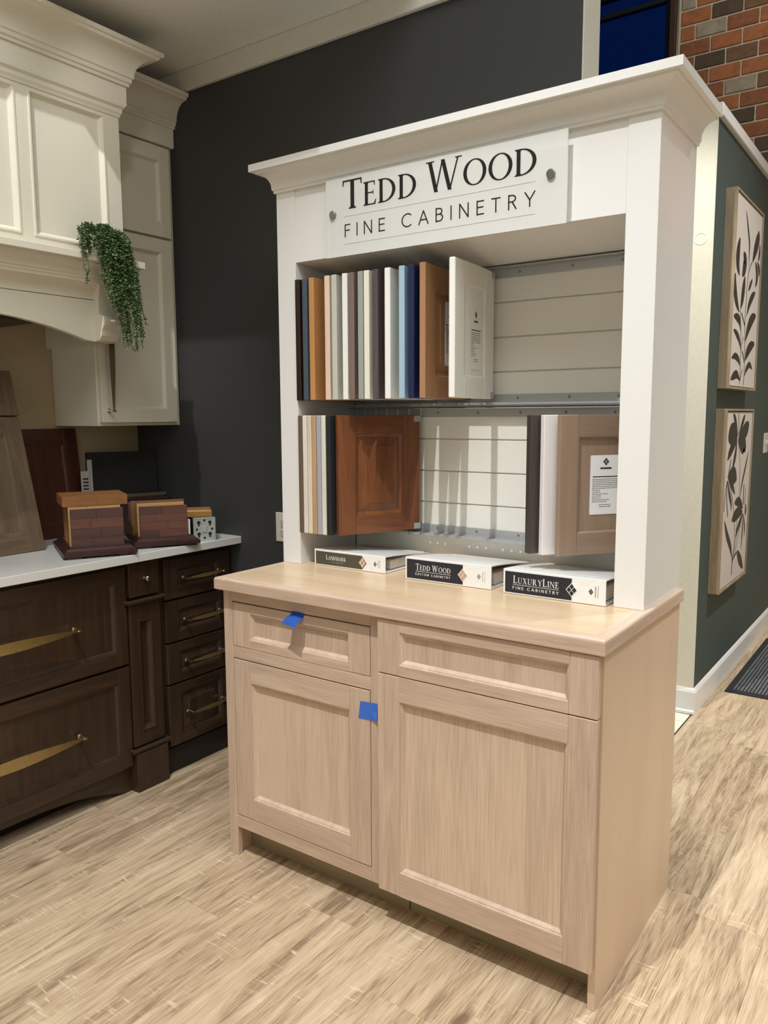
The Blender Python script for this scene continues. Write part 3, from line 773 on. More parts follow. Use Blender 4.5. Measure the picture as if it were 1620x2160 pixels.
cherry_h = wood('cherry_wood_rail', [(.30, (78, 44, 25)), (.45, (108, 64, 37)), (.58, (124, 76, 45)), (.74, (138, 88, 54))], 'y', scale=.9, stretch=8, dist=1.6, fine=.32, rough=.3)
sample('reddish cherry sample door with raised panel swung open at lower left', -.857, YH, LZ, .305, LH, -25.5, (cherry, cherry_h), LO, raised=True, st=.062, rt=.058, depth=.009)
sample('dark ebony wood sample door at the left of the right-hand group', -.180, YH, LZ-.001, LW, LH, -34, ((e_ := grain('ebony_wood', (72, 64, 60), .2)), e_), LO, t=.024)
sample('white sample door between the ebony and taupe doors', -.141, YH, LZ-.001, LW, LH, -34, ((e_ := grain('linen_wood', (232, 226, 224), .04)), e_), LO)
tp = grain('driftwood', (146, 124, 104), .08)
tp2 = wood('driftwood_rail', [(.3, (128, 108, 90)), (.7, (156, 132, 112))], 'y', fine=.3)
sample('taupe sample door with white printed label behind the right post', -.088, YH, LZ-.001, LW, LH, -36, (tp, tp2), LO, st=.058, rt=.060, lab=(.100, .200, .110, .275, True))
# ------------------------------------------------------------------ ring binders
def binder(label, p0, p1, h, depth, back_h, ang_d, dark, text1, text2, logo, small_logo, frac):
    """p0,p1: front bottom corners; local x along the spine, y backwards"""
    p0 = Vector(p0); p1 = Vector(p1); L_ = (p1-p0).length
    a = math.atan2(p1.y-p0.y, p1.x-p0.x)
    r = thing('ring_binder', label, 'binder', (p0.x, p0.y, .9140), rotz=a, group='ring binders on the oak counter')
    wp = paint('binder_vinyl_'+dark[0], (240, 239, 236), .18, .004)
    f = lambda u, d, v: Vector((u, -d, v))
    # covers: bottom flat, top sagging to the back
    obj('bottom_cover', B(0, L_, .002, depth, .0008, .0038, c=.0008), wp, r, local=True)
    bm = bmesh.new(); n = 6; lo, hi = [], []
    for i in range(n+1):
        s = i/n; y = .002+(depth-.002)*s; z = h-(h-back_h)*s**1.3
        lo.append((y, z-.003)); hi.append((y, z))
    prism(bm, lo+hi[::-1], 0, L_, lambda y, z, d: Vector((d, y, z)))
    obj('top_cover', done(bm), wp, r, local=True)
    bm = bmesh.new(); box(bm, 0, L_, -.0012, .0025, .0008, h, c=.0009); sp = obj('spine', done(bm), wp, r, local=True)
    # printed insert
    bm = bmesh.new(); k = L_*frac
    prism(bm, [(.006, .005), (k, .005), (k, h-.006), (.006, h-.006)], .0013, .0017, lambda u, v, d: f(u, d, v))
    obj('spine_print', done(bm), paint('print_'+dark[0], dark[1], .35, 0, 0), sp, local=True)
    wh = paint('print_white_'+dark[0], (236, 234, 230), .4, 0, 0)
    write('title_lettering', text1[0], serif, f, text1[1]*L_, text1[2]*L_, text1[3]*h, text1[4]*h, wh, sp, gap=.12, small=.8, space=.30, d0=.0017, d1=.0021, local=True)
    if text2: write('title_lettering', text2[0], lambda c: sans(c, .13), f, text2[1]*L_, text2[2]*L_, text2[3]*h, text2[4]*h, paint('print_sub_'+dark[0], text2[5], .4, 0, 0), sp, gap=.5, space=.7, d0=.0017, d1=.0021, local=True)
    if text2 and text1[0] != 'Landmark':
        bm = bmesh.new(); prism(bm, [(text1[1]*L_, text1[3]*h-.0045), (text1[2]*L_, text1[3]*h-.0045), (text1[2]*L_, text1[3]*h-.0035), (text1[1]*L_, text1[3]*h-.0035)], .0017, .0021, lambda u, v, d: f(u, d, v))
        obj('rule_line', done(bm), wh, sp, local=True)
    bm = bmesh.new(); diamond(bm, f, k, h*.48, .0135, .0165, .0018, .0024)
    bm2 = bmesh.new(); prism(bm2, [(k-.0165, h*.48), (k, h*.48-.0195), (k+.0165, h*.48), (k, h*.48+.0195)], .0012, .0019, lambda u, v, d: f(u, d, v))
    obj('logo_ground', done(bm2), paint('logo_ground_'+dark[0], logo[0], .4, 0, 0), sp, local=True)
    obj('logo', done(bm), paint('logo_'+dark[0], logo[1], .4, 0, 0), sp, local=True)
    bm = bmesh.new(); diamond(bm, f, L_*.865, h*.5, .0062, .0085, .0013, .0017)
    prism(bm, [(L_*.905, h*.3), (L_*.910, h*.3), (L_*.910, h*.72), (L_*.905, h*.72)], .0013, .0016, lambda u, v, d: f(u, d, v))
    prism(bm, [(L_*.93, h*.28), (L_*.933, h*.28), (L_*.933, h*.75), (L_*.93, h*.75)], .0013, .0016, lambda u, v, d: f(u, d, v))
    obj('small_logo', done(bm), paint('small_logo_'+dark[0], small_logo, .4, 0, 0), sp, local=True)
    # pages and rings inside
    pg = paint('paper_'+dark[0], (214, 206, 196), .7, .05, .05)
    bm = bmesh.new(); box(bm, .012, L_-.012, .045, depth-.012, .006, min(h-.014, back_h+.004), c=.001)
    obj('pages', done(bm), pg, r, local=True)
    for u in (.035, L_/2, L_-.035):
        bm = bmesh.new(); rad = h*.38
        tube(bm, [Vector((u, .030+rad*cos(t_)*.9, h*.5+rad*sin(t_))) for t_ in [2*pi*k_/18 for k_ in range(19)]], .0013, n=6)
        obj('ring', done(bm), nickel, r, smooth=True, local=True)
    obj('ring_plate', B(.02, L_-.02, .010, .026, h*.12, h*.16), nickel, r, local=True)
    return r
binder('white binder with olive-grey Landmark spine at the left of the counter', (-1.103, .305, 0), (-.816, .306, 0), .0545, .262, .030, 0,
       ('landmark', (78, 76, 62)), ('Landmark', .175, .46, .42, .28), ('FINE CABINETRY', .25, .42, .25, .08, (150, 146, 120)), ((88, 66, 44), (214, 190, 160)), (110, 96, 80), .69)
binder('middle white binder with navy Tedd Wood spine', (-.725, .283, 0), (-.435, .286, 0), .069, .285, .034, 0,
       ('tedd', (36, 38, 48)), ('Tedd Wood', .130, .545, .47, .27), ('CUSTOM CABINETRY', .125, .54, .24, .095, (236, 234, 230)), ((236, 228, 220), (196, 160, 130)), (150, 146, 146), .685)
binder('right-hand white binder with navy LuxuryLine spine by the right post', (-.392, .276, 0), (-.099, .275, 0), .0695, .285, .040, 0,
       ('luxury', (36, 38, 48)), ('LuxuryLine', .105, .56, .46, .30), ('FINE CABINETRY', .10, .56, .22, .11, (236, 234, 230)), ((230, 230, 230), (34, 34, 40)), (60, 60, 64), .685)

# ------------------------------------------------------------------ framed botanical prints
ART_A = [([(0.106,0.688),(0.078,0.622),(0.081,0.568),(0.128,0.52)],0.1),([(0.197,0.634),(0.243,0.604),(0.224,0.56),(0.19,0.525)],0.1),([(0.041,0.518),(0.036,0.469),(0.079,0.405),(0.159,0.352)],0.085),([(0.258,0.531),(0.24,0.482),(0.216,0.419),(0.187,0.369)],0.085),([(0.214,0.832),(0.262,0.777),(0.319,0.703),(0.327,0.658),(0.335,0.583)],0.035),([(0.538,0.795),(0.536,0.756),(0.471,0.688),(0.419,0.623)],0.1),([(0.585,0.735),(0.584,0.685),(0.561,0.647)],0.05),([(0.493,0.633),(0.542,0.59),(0.547,0.551),(0.519,0.513)],0.07),([(0.543,0.64),(0.597,0.607),(0.591,0.574)],0.05),([(0.439,0.541),(0.39,0.504),(0.351,0.475)],0.04),([(0.526,0.484),(0.458,0.457),(0.387,0.411),(0.336,0.348)],0.06),([(0.57,0.373),(0.475,0.345),(0.393,0.294),(0.332,0.226)],0.085),([(0.572,0.229),(0.475,0.209),(0.389,0.169),(0.353,0.133)],0.075),([(0.543,0.098),(0.471,0.117),(0.393,0.089),(0.356,0.053)],0.045),([(0.046,0.324),(0.123,0.324),(0.185,0.308),(0.215,0.267)],0.055),([(0.056,0.261),(0.127,0.247),(0.191,0.222),(0.24,0.182)],0.045),([(0.044,0.13),(0.117,0.142),(0.201,0.127),(0.24,0.099)],0.045),([(0.044,0.029),(0.104,0.047),(0.179,0.056),(0.249,0.03)],0.055),([(0.216,0.353),(0.26,0.328),(0.304,0.302)],0.02),([(0.176,0.368),(0.22,0.267),(0.24,0.148),(0.251,0.013)],0.012),([(0.407,0.622),(0.333,0.555),(0.314,0.443),(0.305,0.322),(0.337,0.177),(0.347,0.01)],0.014),([(0.297,0.086),(0.271,0.056),(0.251,0.025)],0.015),([(0.285,0.243),(0.256,0.202),(0.239,0.172)],0.012),([(0.271,0.174),(0.312,0.146),(0.332,0.122)],0.02)]
ART_B = [([(0.147,0.869),(0.2,0.836),(0.265,0.769)],0.05),([(0.265,0.874),(0.282,0.821),(0.284,0.764)],0.018),([(0.429,0.864),(0.382,0.83),(0.299,0.768)],0.05),([(0.541,0.819),(0.488,0.794),(0.401,0.771),(0.301,0.761)],0.11),([(0.058,0.75),(0.115,0.767),(0.199,0.77),(0.269,0.757)],0.15),([(0.293,0.749),(0.37,0.723),(0.449,0.696),(0.447,0.666)],0.13),([(0.263,0.74),(0.175,0.71),(0.101,0.675),(0.059,0.644)],0.07),([(0.258,0.736),(0.239,0.674),(0.21,0.628),(0.172,0.589)],0.06),([(0.568,0.667),(0.507,0.593),(0.439,0.507),(0.396,0.425)],0.035),([(0.285,0.74),(0.343,0.651),(0.375,0.526),(0.385,0.421)],0.01),([(0.141,0.645),(0.114,0.595),(0.091,0.554)],0.022),([(0.094,0.559),(0.176,0.563),(0.243,0.554),(0.294,0.532)],0.12),([(0.108,0.544),(0.192,0.51),(0.272,0.46)],0.05),([(0.089,0.541),(0.14,0.471),(0.186,0.424),(0.205,0.379)],0.045),([(0.078,0.541),(0.084,0.452),(0.127,0.358)],0.022),([(0.071,0.532),(0.042,0.455),(0.037,0.391)],0.016),([(0.275,0.414),(0.353,0.414),(0.429,0.392),(0.485,0.367)],0.07),([(0.563,0.385),(0.565,0.344),(0.561,0.318)],0.05),([(0.479,0.347),(0.373,0.352),(0.286,0.341),(0.225,0.328)],0.085),([(0.487,0.494),(0.49,0.437),(0.498,0.386)],0.025),([(0.535,0.47),(0.535,0.418),(0.518,0.374)],0.012),([(0.49,0.336),(0.435,0.301),(0.368,0.258),(0.348,0.225)],0.05),([(0.495,0.335),(0.503,0.237),(0.498,0.139)],0.03),([(0.507,0.334),(0.557,0.256),(0.561,0.204)],0.03),([(0.061,0.341),(0.127,0.267),(0.222,0.192),(0.274,0.125)],0.055),([(0.147,0.518),(0.269,0.363),(0.315,0.209),(0.28,0.104)],0.01),([(0.341,0.38),(0.35,0.28),(0.323,0.183),(0.287,0.103)],0.01),([(0.475,0.322),(0.417,0.247),(0.343,0.156),(0.292,0.103)],0.01),([(0.281,0.124),(0.283,0.074),(0.282,0.034)],0.02),([(0.392,0.144),(0.479,0.085),(0.571,0.024)],0.075),([(0.381,0.14),(0.329,0.127),(0.293,0.112)],0.02)]

def picture(label, z0, z1, shapes):
    y0, y1, xo = 2.275, 2.905, -.247
    r = thing('framed_print', label, 'picture', (-.3, (y0+y1)/2, (z0+z1)/2), group='botanical prints on the green wall')
    fw = wood('picture_frame_wood', [(.3, (128, 110, 88)), (.5, (158, 138, 112)), (.7, (184, 164, 134))], 'z', stretch=10, rough=.5) if 'picture_frame_wood' not in bpy.data.materials else bpy.data.materials['picture_frame_wood']
    for a in ((y0, y0+.010, z0, z1), (y1-.010, y1, z0, z1), (y0+.010, y1-.010, z0, z0+.010), (y0+.010, y1-.010, z1-.010, z1)):
        obj('frame_side', B(-.2995, xo, a[0], a[1], a[2], a[3], c=.0008), fw, r)
    cm = paint('canvas', (206, 194, 182), .8, .08, .01, 500) if 'canvas' not in bpy.data.materials else bpy.data.materials['canvas']
    g = .0145
    cv = obj('canvas', B(-.295, xo-.006, y0+g, y1-g, z0+g, z1-g), cm, r)
    obj('backing', B(-.2995, -.296, y0+.008, y1-.008, z0+.008, z1-.008), paint('picture_back', (30, 28, 26), .8) if 'picture_back' not in bpy.data.materials else bpy.data.materials['picture_back'], r)
    bm = bmesh.new()
    W_, H_ = y1-y0-2*g, z1-z0-2*g
    for n_, (sp, wd) in enumerate(shapes):
        P = [Vector((u/.62*W_, v/.88*H_)) for u, v in sp]
        # smooth spine
        Q = []
        m_ = len(P)-1; N_ = 12
        for i in range(N_+1):
            t = i/N_*m_; k = min(int(t), m_-1); u = t-k
            a, b = P[k], P[k+1]; pa = P[k-1] if k > 0 else a*2-b; nb = P[k+2] if k+2 <= m_ else b*2-a
            Q.append(.5*((2*a)+(-pa+b)*u+(2*pa-5*a+4*b-nb)*u*u+(-pa+3*a-3*b+nb)*u**3))
        Lp, Rp = [], []
        for i, q_ in enumerate(Q):
            d = (Q[min(i+1, N_)]-Q[max(i-1, 0)]).normalized(); nn = Vector((-d.y, d.x)); s = i/N_
            wv = wd*.38*(max(.12, sin(pi*min(1, s*.96+.04))**.75) if wd > .025 else .8)
            Lp.append(q_+nn*wv); Rp.append(q_-nn*wv)
        def T(p): return Vector((xo-.006+.0004+n_*.00001, y0+g+max(0.002, min(W_-.002, p.x)), z0+g+max(.002, min(H_-.002, p.y))))
        loops(bm, [[T(p) for p in Lp], [T(p) for p in Rp]], 0, close=False)
    bo = obj('printed_plant', bm, black_p, cv)
    return r
picture('upper botanical print of black tulip-like leaves in a light wood frame', 1.525, 2.425, ART_A)
picture('lower botanical print of black star-leaved stems in a light wood frame', .545, 1.430, ART_B)

# ------------------------------------------------------------------ kitchen: base run along the left wall
def fleft(xf, y0, z0):          # fronts facing +x: a runs along y
    return lambda a, o, h: Vector((xf+o, y0+a, z0+h))
def bow_pull(name, f, L_, wmax, mat, parent, off=.034, tilt=48, th=.0016):
    """tapered bow pull: blade along u with width in the outward direction; f(u, o, v)"""
    bm = bmesh.new(); n = 16; Ls = []
    for i in range(n+1):
        u = -L_/2+L_*i/n; s = abs(2*u/L_)
        hw = wmax/2*(1-s**1.7)+.0022
        o_ = off+.004*(1-s*s)
        ca, sa = cos(radians(tilt)), -sin(radians(tilt))
        Ls.append([f(u, o_+a_*hw*ca-b_*th*sa, a_*hw*sa+b_*th*ca) for a_, b_ in ((-1, -1), (1, -1), (1, 1), (-1, 1))])
    loops(bm, Ls, 0, True, True)
    p = obj(name, done(bm), mat, parent)
    for s in (-1, 1):
        bm = bmesh.new(); cyl(bm, f(s*L_/2*.985, 0, 0), f(s*L_/2*.985, off+.006, 0), .0055, n=12)
        cyl(bm, f(s*L_/2*.985, 0, 0), f(s*L_/2*.985, .003, 0), .009, n=14)
        obj('post', done(bm), nickel, p, smooth=False)
    return p
XF = -1.842
bc = thing('drawer_base_cabinet', 'dark brown base cabinet with wide drawers at the left edge', 'cabinet', (-2.1, -.38, 0))
obj('carcass', B(-2.405, XF, -.86, .0865, .10, .884), dk_v, bc)
def valance(y0, y1):
    bm = bmesh.new(); top, n = .12, 24
    pts = [(y0, 0), (y0, top), (y1, top), (y1, 0), (y1-.05, 0), (y1-.07, .012)]
    pts = [(y0, top), (y0, 0), (y0+.04, 0)]
    for i in range(n+1):
        s = i/n; yy_ = y0+.05+(y1-y0-.10)*s
        pts.append((yy_, .008+.062*(1-abs(2*s-1)**2.6)))
    pts += [(y1-.04, 0), (y1, 0), (y1, top)]
    # strip of quads from bottom curve to top so that the shape stays clean
    L = [[], []]
    bot = pts[1:-1]
    for d in (XF+.0005, XF-.018):
        L[0].append(d)
    rows = [[Vector((XF+.0005, y, z)) for y, z in bot], [Vector((XF+.0005, y, top)) for y, z in bot], [Vector((XF-.018, y, top)) for y, z in bot], [Vector((XF-.018, y, z)) for y, z in bot]]
    rows.append(rows[0])
    loops(bm, rows, 0, close=False)
    return done(bm)
obj('valance', valance(-.86, .0865), dk_h, bc)
obj('toe_board', B(-2.40, -1.93, -.86, .0865, 0, .10), paint('toe_black', (22, 16, 12), .8), bc)
obj('top_rail', B(XF-.02, XF+.001, -.86, .0865, .864, .884), dk_h, bc)
for z0, z1 in ((.500, .860), (.104, .489)):
    d = front('drawer', .944, z1-z0, .020, fleft(XF+.001, -.8585, z0), (dk_v, dk_h), bc, st=.048, rt=.050, prof=.013, depth=.009)
    bow_pull('pull', lambda u, o, v, zc=(.680 if z0 > .3 else .296): Vector((XF+.021+o, -.386+u, zc+v)), .512, .034, brass, d)
dc = thing('drawer_stack_cabinet', 'dark brown narrow cabinet with four small drawers by the dark wall', 'cabinet', (-2.1, .43, 0))
obj('carcass', B(-2.405, XF, .236, .612, .10, .884), dk_v, dc)
obj('toe_board', B(-2.40, XF+.008, .236, .612, 0, .10), paint('toe_shade', (30, 21, 16), .7), dc)  # board colour darkened to stand for shade under the protruding drawers
obj('top_rail', B(XF-.02, XF+.001, .236, .612, .864, .884), dk_h, dc)
for z0, z1 in ((.703, .857), (.532, .693), (.365, .524), (.112, .357)):
    d = front('drawer', .340, z1-z0, .020, fleft(XF+.001, .262, z0), (dk_v, dk_h), dc, st=.062, rt=.036, prof=.012, depth=.009, raised=True)
    zc = (z0+z1)/2
    bow_pull('pull', lambda u, o, v, zc=zc: Vector((XF+.021+o, .445+u, zc+v)), .186, .012, brass, d)
pl = thing('pilaster_cabinet', 'dark brown panelled pilaster pull-out between the two drawer cabinets', 'cabinet', (-2.1, .16, 0))
obj('carcass', B(-2.405, XF, .0875, .235, 0, .884), dk_v, pl)
kb = obj('knob_drawer', B(XF, -1.812, .094, .229, .745, .870, c=.0015), dk_v, pl)
bm = bmesh.new()
kp = [(.0, .006), (.003, .007), (.004, .0045), (.014, .0042), (.018, .0095), (.022, .0105), (.0255, .0085), (.027, .004)]
loops(bm, [[Vector((-1.812+d, .162+r_*cos(2*pi*k/20), .812+r_*sin(2*pi*k/20))) for k in range(20)] for d, r_ in kp], 0, True, True)
obj('knob', done(bm), nickel, kb, smooth=True)
for zc, hh in ((.728, .016), (.160, .018)):
    bm = bmesh.new()
    prof = [(0, zc-hh/2), (.008, zc-hh/2), (.014, zc-hh*.1), (.014, zc+hh*.3), (.010, zc+hh/2), (0, zc+hh/2)]
    sweep(bm, [(XF, .0865), (-1.812, .0865), (-1.812, .236), (XF, .236)], prof)
    obj('moulding', bm, dk_h, pl)
def col_front():
    bm = bmesh.new(); x1 = -1.816
    box(bm, XF, x1, .092, .131, .172, .718, c=.001); box(bm, XF, x1, .190, .231, .172, .718, c=.001)
    box(bm, XF, x1, .131, .190, .172, .228, c=.0004); box(bm, XF, x1, .131, .190, .652, .718, c=.0004)
    def ring(i, x): return [Vector((x, a, b)) for a, b in ((.131+i, .228+i), (.190-i, .228+i), (.190-i, .652-i), (.131+i, .652-i))]
    loops(bm, [ring(-.002, x1), ring(-.001, x1+.004), ring(.003, x1+.004), ring(.007, x1-.003), ring(.012, x1-.008), ring(.016, x1-.014)], 0, False, True)
    return done(bm)
obj('shaft_panel', col_front(), dk_v, pl)
obj('base_block', B(XF, -1.800, .088, .234, 0, .150, c=.0015), dk_v, pl)

qt = obj('quartz_countertop', B(-2.409, -1.765, -1.6, .619, .884, .914, c=.0015), quartz); tag(qt, 'white quartz worktop over the dark brown kitchen cabinets', 'countertop')

# ------------------------------------------------------------------ kitchen: upper cabinet on the right of the hood
uc = thing('upper_cabinet', 'cream wall cabinet with two stacked doors against the dark wall', 'cabinet', (-2.25, .41, 1.37))
XU = -2.120
obj('carcass', B(-2.409, XU, .213, .619, 1.370, 2.60, c=.001), cream_p, uc)
d = front('door', .3725, .745, .020, fleft(XU+.001, .2200, 1.384), (cream_p, cream_p), uc, st=.056, rt=.052, prof=.010, depth=.012)
bow_pull('pull', lambda u, o, v: Vector((XU+.021+o, .248-v, 1.652+u)), .452, .017, bronze, d)
front('door', .3725, .356, .020, fleft(XU+.001, .2200, 2.1395), (cream_p, cream_p), uc, st=.050, rt=.056, prof=.010, depth=.012)
obj('fascia', B(XU, -2.0935, .213, .619, 2.503, 2.60, c=.003), cream_p, uc)
cpk = [(-.002, 2.578), (.007, 2.578), (.008, 2.588), (.0135, 2.591), (.015, 2.604), (.020, 2.607)]
cpk += [(.020+.058*(1-cos(radians(t))), 2.609+.066*sin(radians(t))) for t in range(0, 91, 9)]
cpk += [(.082, 2.676), (.086, 2.684), (.094, 2.686), (.0965, 2.690), (.0965, 2.700), (-.002, 2.700)]
bm = bmesh.new(); sweep(bm, [(-2.0935, .236), (-2.0935, .619)], cpk)
obj('crown_moulding', bm, cream_p, uc)

# ------------------------------------------------------------------ kitchen: range hood
hd = thing('range_hood', 'cream wooden range hood with panelled front and arched valance', 'range hood', (-2.15, -.38, 1.67))
XH, Y0, Y1 = -1.910, -.972, .209
obj('hood_box', B(-2.409, XH-.012, Y0, Y1, 1.97, 2.60), cream_p, hd)
bm = bmesh.new()
ys = [(Y0, -.902), (-.630, -.568), (-.194, -.133), (.139, Y1)]
for a, b in ys: box(bm, XH-.012, XH, a, b, 1.968, 2.52, c=.0006)
for a, b in zip(ys[:-1], ys[1:]):
    box(bm, XH-.012, XH, a[1], b[0], 1.968, 2.008, c=.0004); box(bm, XH-.012, XH, a[1], b[0], 2.454, 2.52, c=.0004)
obj('face_frame', done(bm), cream_p, hd)
for a, b in zip(ys[:-1], ys[1:]):
    def ring(i, x, a=a, b=b): return [Vector((x, y, z)) for y, z in ((a[1]+i, 2.008+i), (b[0]-i, 2.008+i), (b[0]-i, 2.454-i), (a[1]+i, 2.454-i))]
    bm = bmesh.new(); loops(bm, [ring(-.008, XH), ring(-.007, XH+.003), ring(-.001, XH+.003), ring(.004, XH-.005), ring(.011, XH-.0115)], 0, False, True)
    obj('panel', done(bm), cream_p, hd)
hpath = [(-2.409, Y0-.012), (XH, Y0-.012), (XH, Y1+.006), (-2.14, Y1+.006)]
bm = bmesh.new()
# small bed moulding under the fascia
prof = [(-.004, 2.470), (.003, 2.470), (.005, 2.478), (.009, 2.486), (.010, 2.498), (.018, 2.506), (.018, 2.512), (-.004, 2.512)]
hp = [(XH-.002, Y0), (XH-.002, Y1)]
sweep(bm, [(-2.40, Y0), (XH, Y0), (XH, Y1), (-2.09, Y1)][:4], prof); obj('bed_moulding', bm, cream_p, hd)
XA = -1.893
obj('fascia', B(-2.409, XA, Y0-.018, Y1+.026, 2.512, 2.60, c=.001), cream_p, hd)
bm = bmesh.new(); sweep(bm, [(-2.40, Y0-.018), (XA, Y0-.018), (XA, Y1+.026), (-2.1, Y1+.026)], cpk); obj('crown_moulding', bm, cream_p, hd)
XM = -1.860
obj('mantel_shelf', B(-2.1, XM, Y0-.055, .262, 1.945, 1.968, c=.0012), cream_p, hd)
prof = [(0, 1.880), (.004, 1.880), (.006, 1.888), (.010, 1.892), (.010, 1.898), (.016, 1.902)]
prof += [(.016+.030*(1-cos(radians(t))), 1.904+.034*sin(radians(t))) for t in range(0, 91, 15)]
prof += [(.046, 1.945), (0, 1.945)]
XV = -1.930
bm = bmesh.new(); sweep(bm, [(-2.11, Y0), (XV, Y0), (XV, Y1), (-2.11, Y1)], prof); obj('mantel_moulding', bm, cream_p, hd)
# sloping cove that turns back to the valance
bm = bmesh.new()
pts = [(XV, 1.880)]+[(XV-.040*sin(radians(t)), 1.880-.052*(1-cos(radians(t)))) for t in range(0, 91, 15)][1:]+[(-1.970, 1.826), (-2.0, 1.826), (-2.0, 1.90), (XV, 1.90)]
prism(bm, pts, Y0+.002, Y1-.002, lambda u, v, d: Vector((u, d, v))); obj('cove_band', done(bm), cream_p, hd)
# arched valance
def hval():
    bm = bmesh.new(); XV2 = -1.970; n = 40; bot = []
    ya, yb = Y0, Y1; c = (ya+yb)/2; half = .455
    for i in range(n+1):
        y = c-half+2*half*i/n; s = abs((y-c)/half)
        bot.append((y, 1.683+.067*(1-s**2.15)))
    bot = [(ya, 1.680), (c-half-.03, 1.680)]+bot+[(c+half+.03, 1.680), (yb, 1.680)]
    rows = [[Vector((XV2, y, z)) for y, z in bot], [Vector((XV2, y, 1.90)) for y, z in bot], [Vector((XV2-.024, y, 1.90)) for y, z in bot], [Vector((XV2-.024, y, z)) for y, z in bot]]
    rows.append(rows[0]); loops(bm, rows, 0, close=False); return done(bm)
obj('valance', hval(), cream_p, hd)
obj('side_panel', B(-2.409, -1.995, Y1-.02, Y1, 1.680, 1.97), cream_p, hd)
obj('side_panel', B(-2.409, -1.995, Y0, Y0+.02, 1.680, 1.97), cream_p, hd)
# corbels with a concave face and a small foot
def corbel(y0, y1):
    bm = bmesh.new()
    pts = [(-1.972, 1.944), (-1.885, 1.944), (-1.888, 1.925)]
    for t in range(0, 91, 10): pts.append((-1.888-.062*sin(radians(t))**1.0*.95, 1.925-.135*(1-cos(radians(t)))))
    pts += [(-1.944, 1.775), (-1.918, 1.768), (-1.910, 1.750), (-1.914, 1.738), (-1.930, 1.722), (-1.935, 1.700), (-1.950, 1.683), (-1.972, 1.683)]
    prism(bm, pts, y0, y1, lambda u, v, d: Vector((u, d, v))); return done(bm)
obj('corbel', corbel(.115, .190), cream_p, hd); obj('corbel', corbel(-.953, -.878), cream_p, hd)
obj('hood_liner', B(-2.38, -2.03, -.90, -.06, 1.745, 1.775, c=.002), paint('liner', (150, 140, 122), .4), hd)
obj('liner_edge', B(-2.385, -2.022, -.905, -.052, 1.738, 1.745), paint('liner_dark', (60, 46, 36), .5), hd)
# ------------------------------------------------------------------ things on the quartz worktop
CT = .9142
def butcher(nm, c1, c2, axis='x'):
    return wood(nm, [(.3, c1), (.5, tuple((a+b)//2 for a, b in zip(c1, c2))), (.7, c2)], axis, scale=1.5, stretch=9, fine=.3, rough=.45)
mah = wood('mahogany_stand', [(.3, (44, 24, 22)), (.5, (56, 32, 29)), (.75, (70, 40, 36))], 'y', rough=.35, fine=.25)
walw = butcher('walnut_board', (66, 44, 40), (88, 60, 54)); wal2 = butcher('walnut_board_red', (88, 54, 44), (114, 74, 60))
maple = butcher('maple_board', (176, 132, 80), (200, 156, 102)); oakb = butcher('oak_butcher_block', (122, 80, 44), (150, 102, 58))
teak = butcher('teak_board', (112, 76, 50), (138, 98, 66)); gold = butcher('golden_board', (146, 102, 44), (172, 126, 62))
def stave_board(name, f, w, h, t, mats, parent, seed, rows=4, core=None):
    """board made of separate glued staves; f(a, o, h); the front face looks outwards"""
    rr = random.Random(seed)
    b0 = obj(name, (lambda bm: (box(bm, 0, w, 0, t-.002, 0, h, c=.0008, f=f), done(bm))[1])(bmesh.new()), core or mats[0], parent, local=True)
    for r in range(rows):
        a = 0; cut = rr.uniform(.25, .75)*w
        for a0, a1 in ((0, cut), (cut, w)):
            bm = bmesh.new(); box(bm, a0+.0003, a1-.0003, t-.0022, t+rr.uniform(0, .0006), r*h/rows+.0003, (r+1)*h/rows-.0003, c=.0005, f=f)
            obj('stave', done(bm), rr.choice(mats), b0, local=True)
    return b0
def tray(label, p, ang, L_, D_, group):
    r = thing('sample_stand', label, 'stand', (p[0], p[1], CT), rotz=ang, group=group)
    # moulded base: local x along the front edge, y to the back
    bm = bmesh.new()
    def lp(ins, z): return [Vector((ins, ins, z)), Vector((L_-ins, ins, z)), Vector((L_-ins, D_-ins, z)), Vector((ins, D_-ins, z))]
    loops(bm, [lp(.004, .006), lp(0, .008), lp(0, .020), lp(.004, .023), lp(.010, .026), lp(.018, .034), lp(.026, .038), lp(.032, .038), lp(.036, .030)], 0, True, True)
    obj('base_frame', done(bm), mah, r, local=True)
    for u in (.012, L_-.062):
        for v in (.006, D_-.046):
            obj('foot', B(u, u+.05, v, v+.04, 0, .0065, c=.001), mah, r, local=True)
    for k in range(7):
        y = .052+k*.038
        if y < D_-.05: obj('divider', B(.045, L_-.045, y+.024, y+.031, .030, .044, c=.001), mah, r, local=True)
    return r
ang = math.atan2(.22, .112)
ta = tray('dark mahogany stand at the left holding upright wood boards', (-1.868, -.128), ang, .250, .345, 'mahogany stands on the quartz worktop')
tb = tray('dark mahogany stand at the right holding upright wood boards', (-1.850, .155), ang-.03, .245, .32, 'mahogany stands on the quartz worktop')
def board_on(tr_, label, y, u0, w, h, t, lean, mats, seed, rows=4, core=None, group='upright boards in the mahogany stands'):
    m = Matrix.Translation(tr_.location) @ Matrix.Rotation(tr_.rotation_euler.z, 4, 'Z')
    p = m @ Vector((u0, y, .0305))
    r = thing('wood_board', label, 'wood sample', p, rot=(radians(-lean), 0, tr_.rotation_euler.z), group=group)
    stave_board('board', lambda a, o, hh: Vector((a, -o, hh)), w, h, t, mats, r, seed, rows, core)
    return r
board_on(ta, 'walnut board at the front of the left stand', .060, .035, .178, .138, .018, 4, [walw, walw, wal2], 3, 4)
board_on(ta, 'thin maple board just behind the front walnut board on the left stand', .079, .030, .178, .146, .014, 4, [maple], 4, 3)
board_on(ta, 'teak board behind the maple one in the left stand', .120, .034, .178, .146, .016, 4, [teak], 5, 3)
